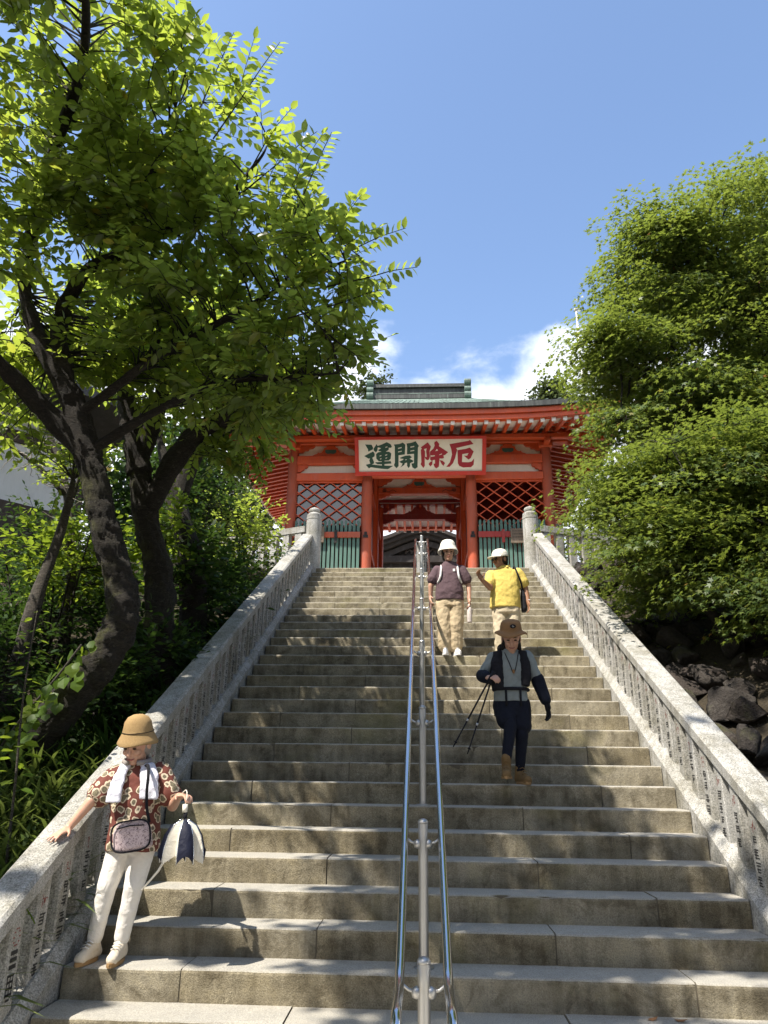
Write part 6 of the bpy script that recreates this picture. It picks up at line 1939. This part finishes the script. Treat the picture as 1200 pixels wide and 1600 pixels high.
blob('collar', [('c', (-0.075, 0.02, 1.325), (-0.03, -0.085, 1.285), 0.018, 0.016), ('c', (0.075, 0.02, 1.325), (0.03, -0.085, 1.285), 0.018, 0.016), ('c', (-0.07, 0.03, 1.335), (0.07, 0.03, 1.335), 0.018, 0.018)], 'f_yellow', p3, None, 0.008, 2)
shoe(p3, (-0.085, -0.02, 0), (-0.1, -1), 0.0, 'f_khaki', 0.26, 0.045); shoe(p3, (0.085, -0.02, 0), (0.15, -1), 0.0, 'f_khaki', 0.26, 0.045)
blob('hair', [('e', H(0, -0.025, 0.005), (0.082, 0.082, 0.088), M3), ('e', H(0, -0.058, -0.035), (0.06, 0.04, 0.05), M3)], 'f_hair', p3, None, 0.009, 2)
cp = brim_hat(p3, H, M3, 'cap', 'f_cream', [(0.004, 0.132), (0.04, 0.128), (0.07, 0.112), (0.088, 0.082), (0.094, 0.048), (0.094, 0.030)], 32)
vs = []; fs = []
for i in range(13):
    a = math.pi * (0.12 + 0.76 * i / 12)
    for k, (rr, dz) in enumerate(((0.092, 0.036), (0.165, 0.020))):
        vs.append(H((0.090 if k == 0 else 0.098) * math.cos(a), rr * math.sin(a) * 1.08, dz + 0.012 * math.sin(a)))
        vs.append(H((0.090 if k == 0 else 0.098) * math.cos(a), rr * math.sin(a) * 1.08, dz - 0.007 + 0.012 * math.sin(a)))
for i in range(12):
    q = i * 4; fs += [(q, q + 2, q + 6, q + 4), (q + 1, q + 5, q + 7, q + 3), (q + 2, q + 3, q + 7, q + 6)]
o = local(MB().add(vs, fs), 'visor', 'f_cream', cp); fixnormals(o.data)
for s in (-1, 1):
    b = MB(); add_ell(b, H(0.031 * s, 0.094, 0.004), (0.026, 0.007, 0.018), M3, 10, 6); local(b, 'glasses_lens', 'eye_dark', p3)
b = MB(); b.lathe([(0.030, -0.012), (0.032, -0.008), (0.032, 0.008), (0.030, 0.012)], (0.287, -0.02, 0.852), 14); local(b, 'watch', 'f_white', p3)
sb = tag(empty('sling_bag', (1.325, 9.44, 3.60)), 'black sling bag at the side of the person in yellow', 'bag')
blob('bag_body', [('l', [((0, 0, 0.0), 0.030, 0.06), ((0.005, 0, 0.03), 0.038, 0.075), ((0, 0, 0.20), 0.036, 0.07), ((-0.005, 0, 0.29), 0.02, 0.04)])], 'f_black', sb, None, 0.008, 2)
b = MB(); b.tube(catmull([(-0.005, -0.02, 0.28), (-0.03, -0.085, 0.36), (-0.075, -0.13, 0.47), (-0.10, -0.09, 0.565), (-0.105, 0.0, 0.605), (-0.09, 0.10, 0.52), (-0.02, 0.09, 0.34), (0.0, 0.03, 0.28)], 5), 0.012, 6); local(b, 'strap', 'f_black', sb)

# ---- the hiker
p4 = tag(empty('person', (0.80, 6.93, 1.53)), 'hiker in tan brimmed hat, black vest and navy leggings stepping down with head bowed', 'person', 'people on the stairs')
H, M3 = head_frame((0.03, -0.075, 1.275), (-0.06, -0.90, -0.40))
hd = [('l', [((0.0, 0, 0.70), 0.14, 0.095), ((0.01, -0.01, 0.90), 0.135, 0.09), ((0.02, -0.02, 1.08), 0.14, 0.09), ((0.02, -0.02, 1.15), 0.10, 0.07)])] + head_prims(H, M3, (0.022, -0.01, 1.16))
sR, eR, wR = (-0.14, -0.02, 1.12), (-0.245, -0.02, 0.94), (-0.215, -0.19, 0.90)
sL, eL, wL = (0.18, -0.02, 1.13), (0.275, -0.01, 0.87), (0.325, -0.05, 0.70)
hd += [('c', sR, eR, 0.042, 0.036), ('c', eR, wR, 0.035, 0.025), ('c', sL, eL, 0.042, 0.036), ('c', eL, wL, 0.035, 0.025)]
hd += hand_prims(wR, (0.45, -0.6, 0.0), (0.4, 0.3, -0.8), 0.95, 1, 0.02)
Lr = ((-0.055, 0.0, 0.70), (-0.02, -0.13, 0.48), (-0.075, -0.20, 0.20)); Ll = ((0.085, 0.0, 0.70), (0.088, -0.06, 0.42), (0.062, 0.0, 0.12))
for hp, kn, an in (Lr, Ll): hd += [('c', hp, kn, 0.075, 0.052), ('c', kn, an, 0.050, 0.033)]
blob('body', hd, 'skin_fair', p4, None, 0.0075, 2)
face(H, M3, p4)
lg = []
for hp, kn, an in (Lr, Ll): lg += [('c', hp, kn, 0.082, 0.058), ('c', kn, an, 0.058, 0.041)]
blob('leggings', lg, 'f_navy', p4, None, 0.008, 2, 0.008, 0.05)
blob('shorts', [('l', [((0.015, 0.0, 0.58), 0.165, 0.115), ((0.015, 0, 0.68), 0.160, 0.112), ((0.01, 0, 0.78), 0.14, 0.10)]), ('c', (-0.06, 0, 0.68), (-0.045, -0.075, 0.55), 0.10, 0.092), ('c', (0.09, 0, 0.68), (0.092, -0.035, 0.50), 0.10, 0.092)], 'f_navy', p4, None, 0.008, 3, 0.016, 0.06)
blob('shirt', [('l', [((0.01, 0, 0.705), 0.160, 0.115), ((0.01, -0.005, 0.82), 0.150, 0.108), ((0.015, -0.015, 0.98), 0.158, 0.112), ((0.02, -0.018, 1.09), 0.160, 0.10), ((0.02, -0.015, 1.15), 0.11, 0.08), ((0.022, -0.015, 1.185), 0.062, 0.06)]), ('c', (-0.135, -0.02, 1.10), eR, 0.064, 0.052), ('c', eR, (-0.222, -0.15, 0.91), 0.050, 0.040), ('c', (0.175, -0.02, 1.11), eL, 0.064, 0.050), ('c', eL, (0.315, -0.043, 0.73), 0.048, 0.040)], 'f_bluegrey', p4, None, 0.008, 3, 0.018, 0.06)
blob('vest', [('l', [((-0.105, -0.055, 0.80), 0.055, 0.085), ((-0.115, -0.065, 0.92), 0.062, 0.090), ((-0.11, -0.06, 1.05), 0.058, 0.085), ((-0.095, -0.03, 1.16), 0.042, 0.075)]), ('l', [((0.135, -0.05, 0.84), 0.045, 0.085), ((0.145, -0.06, 0.94), 0.055, 0.085), ((0.14, -0.055, 1.05), 0.052, 0.08), ((0.125, -0.03, 1.165), 0.042, 0.072)]), ('l', [((0.02, 0.085, 0.76), 0.13, 0.075), ((0.02, 0.10, 0.95), 0.15, 0.09), ((0.02, 0.08, 1.14), 0.13, 0.07)]), ('c', (-0.05, 0.03, 1.20), (0.09, 0.03, 1.20), 0.045, 0.045)], 'f_black', p4, None, 0.008, 2, 0.014, 0.035)
blob('arm_cover', [('c', eL, (0.318, -0.045, 0.725), 0.062, 0.052), ('c', (0.262, -0.012, 0.91), eL, 0.064, 0.062)], 'f_navy', p4, None, 0.007, 2, 0.006, 0.04)
blob('arm_cover', [('c', (-0.242, -0.02, 0.940), (-0.222, -0.155, 0.908), 0.063, 0.054)], 'f_navy', p4, None, 0.007, 2, 0.006, 0.04)
b = MB(); b.tube(catmull([(0.015 + 0.158 * math.cos(a), -0.005 + 0.118 * math.sin(a), 0.815) for a in [2 * math.pi * i / 16 for i in range(17)]], 2), 0.016, 6, False); local(b, 'hip_belt', 'f_black', p4)
for x in (-0.045, 0.085):
    b = MB(); b.tube([(x, -0.122, 0.81), (x, -0.126, 0.66)], 0.010, 6); local(b, 'belt_strap', 'f_black', p4)
b = MB(); b.tube(catmull([(-0.04, -0.11, 1.14), (0.0, -0.135, 1.03), (0.03, -0.135, 0.95), (0.06, -0.135, 1.03), (0.085, -0.11, 1.14)], 4), 0.004, 5); local(b, 'lanyard', 'f_black', p4)
b = MB(); add_ell(b, (0.03, -0.142, 0.965), (0.012, 0.008, 0.02)); local(b, 'whistle', 'f_tan', p4)
blob('glove', hand_prims(wL, (0.12, -0.12, -1), (-0.9, -0.3, 0), 0.28, -1, 0.22, 1.08) + [('c', (0.318, -0.045, 0.735), wL, 0.030, 0.030)], 'f_black', p4, None, 0.006, 1)
shoe(p4, (-0.078, -0.205, 0), (-0.12, -1), 0.045, 'f_boot', 0.25, 0.048, 'boot', 'f_sole', 0.085)
shoe(p4, (0.062, -0.005, 0), (0.30, -1), 0.0, 'f_boot', 0.25, 0.048, 'boot', 'f_sole', 0.06)
blob('hair', [('e', H(0, -0.028, -0.005), (0.084, 0.082, 0.092), M3), ('c', H(0.06, -0.02, -0.05), H(0.075, 0.0, -0.14), 0.028, 0.018), ('c', H(-0.06, -0.02, -0.05), H(-0.075, 0.0, -0.13), 0.026, 0.016)], 'f_hair', p4, None, 0.008, 2)
HH, MH = head_frame((0.03, -0.070, 1.288), (-0.06, -0.93, -0.33))
ht = brim_hat(p4, HH, MH, 'brimmed_hat', 'f_tan', [(0.004, 0.150), (0.04, 0.149), (0.070, 0.139), (0.084, 0.118), (0.090, 0.086), (0.093, 0.064), (0.100, 0.056), (0.118, 0.050), (0.132, 0.042), (0.139, 0.032)], 40, 0.016, None, (1.0, 1.05))
# dark oval badge with a pale half-dome mark
b = MB(); add_ell(b, HH(-0.012, 0.096, 0.108), (0.026, 0.008, 0.017), MH, 14, 8); bd = local(b, 'badge', 'f_black', ht)
b = MB()
for rr in (0.007, 0.012, 0.017):
    b.tube([HH(-0.004 - rr * math.cos(a), 0.1055 - 0.15 * rr * math.cos(a) ** 2, 0.101 + rr * 0.85 * math.sin(a)) for a in [0.5 * math.pi * i / 6 for i in range(7)]], 0.0013, 4)
local(b, 'badge_mark', 'f_white', bd)
hand_w = Vector((0.80, 6.93, 1.53)) + Vector((-0.175, -0.245, 0.895))
for q, tip in enumerate(((0.262, 6.62, 1.828), (0.382, 6.60, 1.772))):
    top = hand_w + Vector((0.012 * q, 0.012 * q, 0.03)); tip = Vector(tip)
    tip.z = tip.z
    lab = ('black trekking pole in the bowed hiker\'s hand, the one swung farther towards the handrail', 'black trekking pole in the bowed hiker\'s hand, the one hanging nearer the legs')[q]
    tpole = tag(empty('trekking_pole', tuple(tip)), lab, 'trekking pole', 'trekking poles')
    d = (top - tip)
    b = MB(); b.tube([(0, 0, 0), tuple(d * 0.03), tuple(d * 0.35)], [0.004, 0.006, 0.0065], 8); local(b, 'lower_shaft', 'f_black', tpole)
    b = MB(); b.tube([tuple(d * 0.34), tuple(d * 0.88)], 0.008, 8); local(b, 'upper_shaft', 'f_black', tpole)
    b = MB(); b.tube([tuple(d * 0.345), tuple(d * 0.375)], 0.011, 8); local(b, 'clamp', 'satin_steel', tpole)
    b = MB(); b.tube([tuple(d * 0.87), tuple(d * 1.04)], [0.013, 0.015], 10); local(b, 'grip', 'f_black', tpole)
    b = MB(); b.tube([tuple(d * 0.06), tuple(d * 0.075)], [0.016, 0.010], 10); local(b, 'basket', 'f_black', tpole)
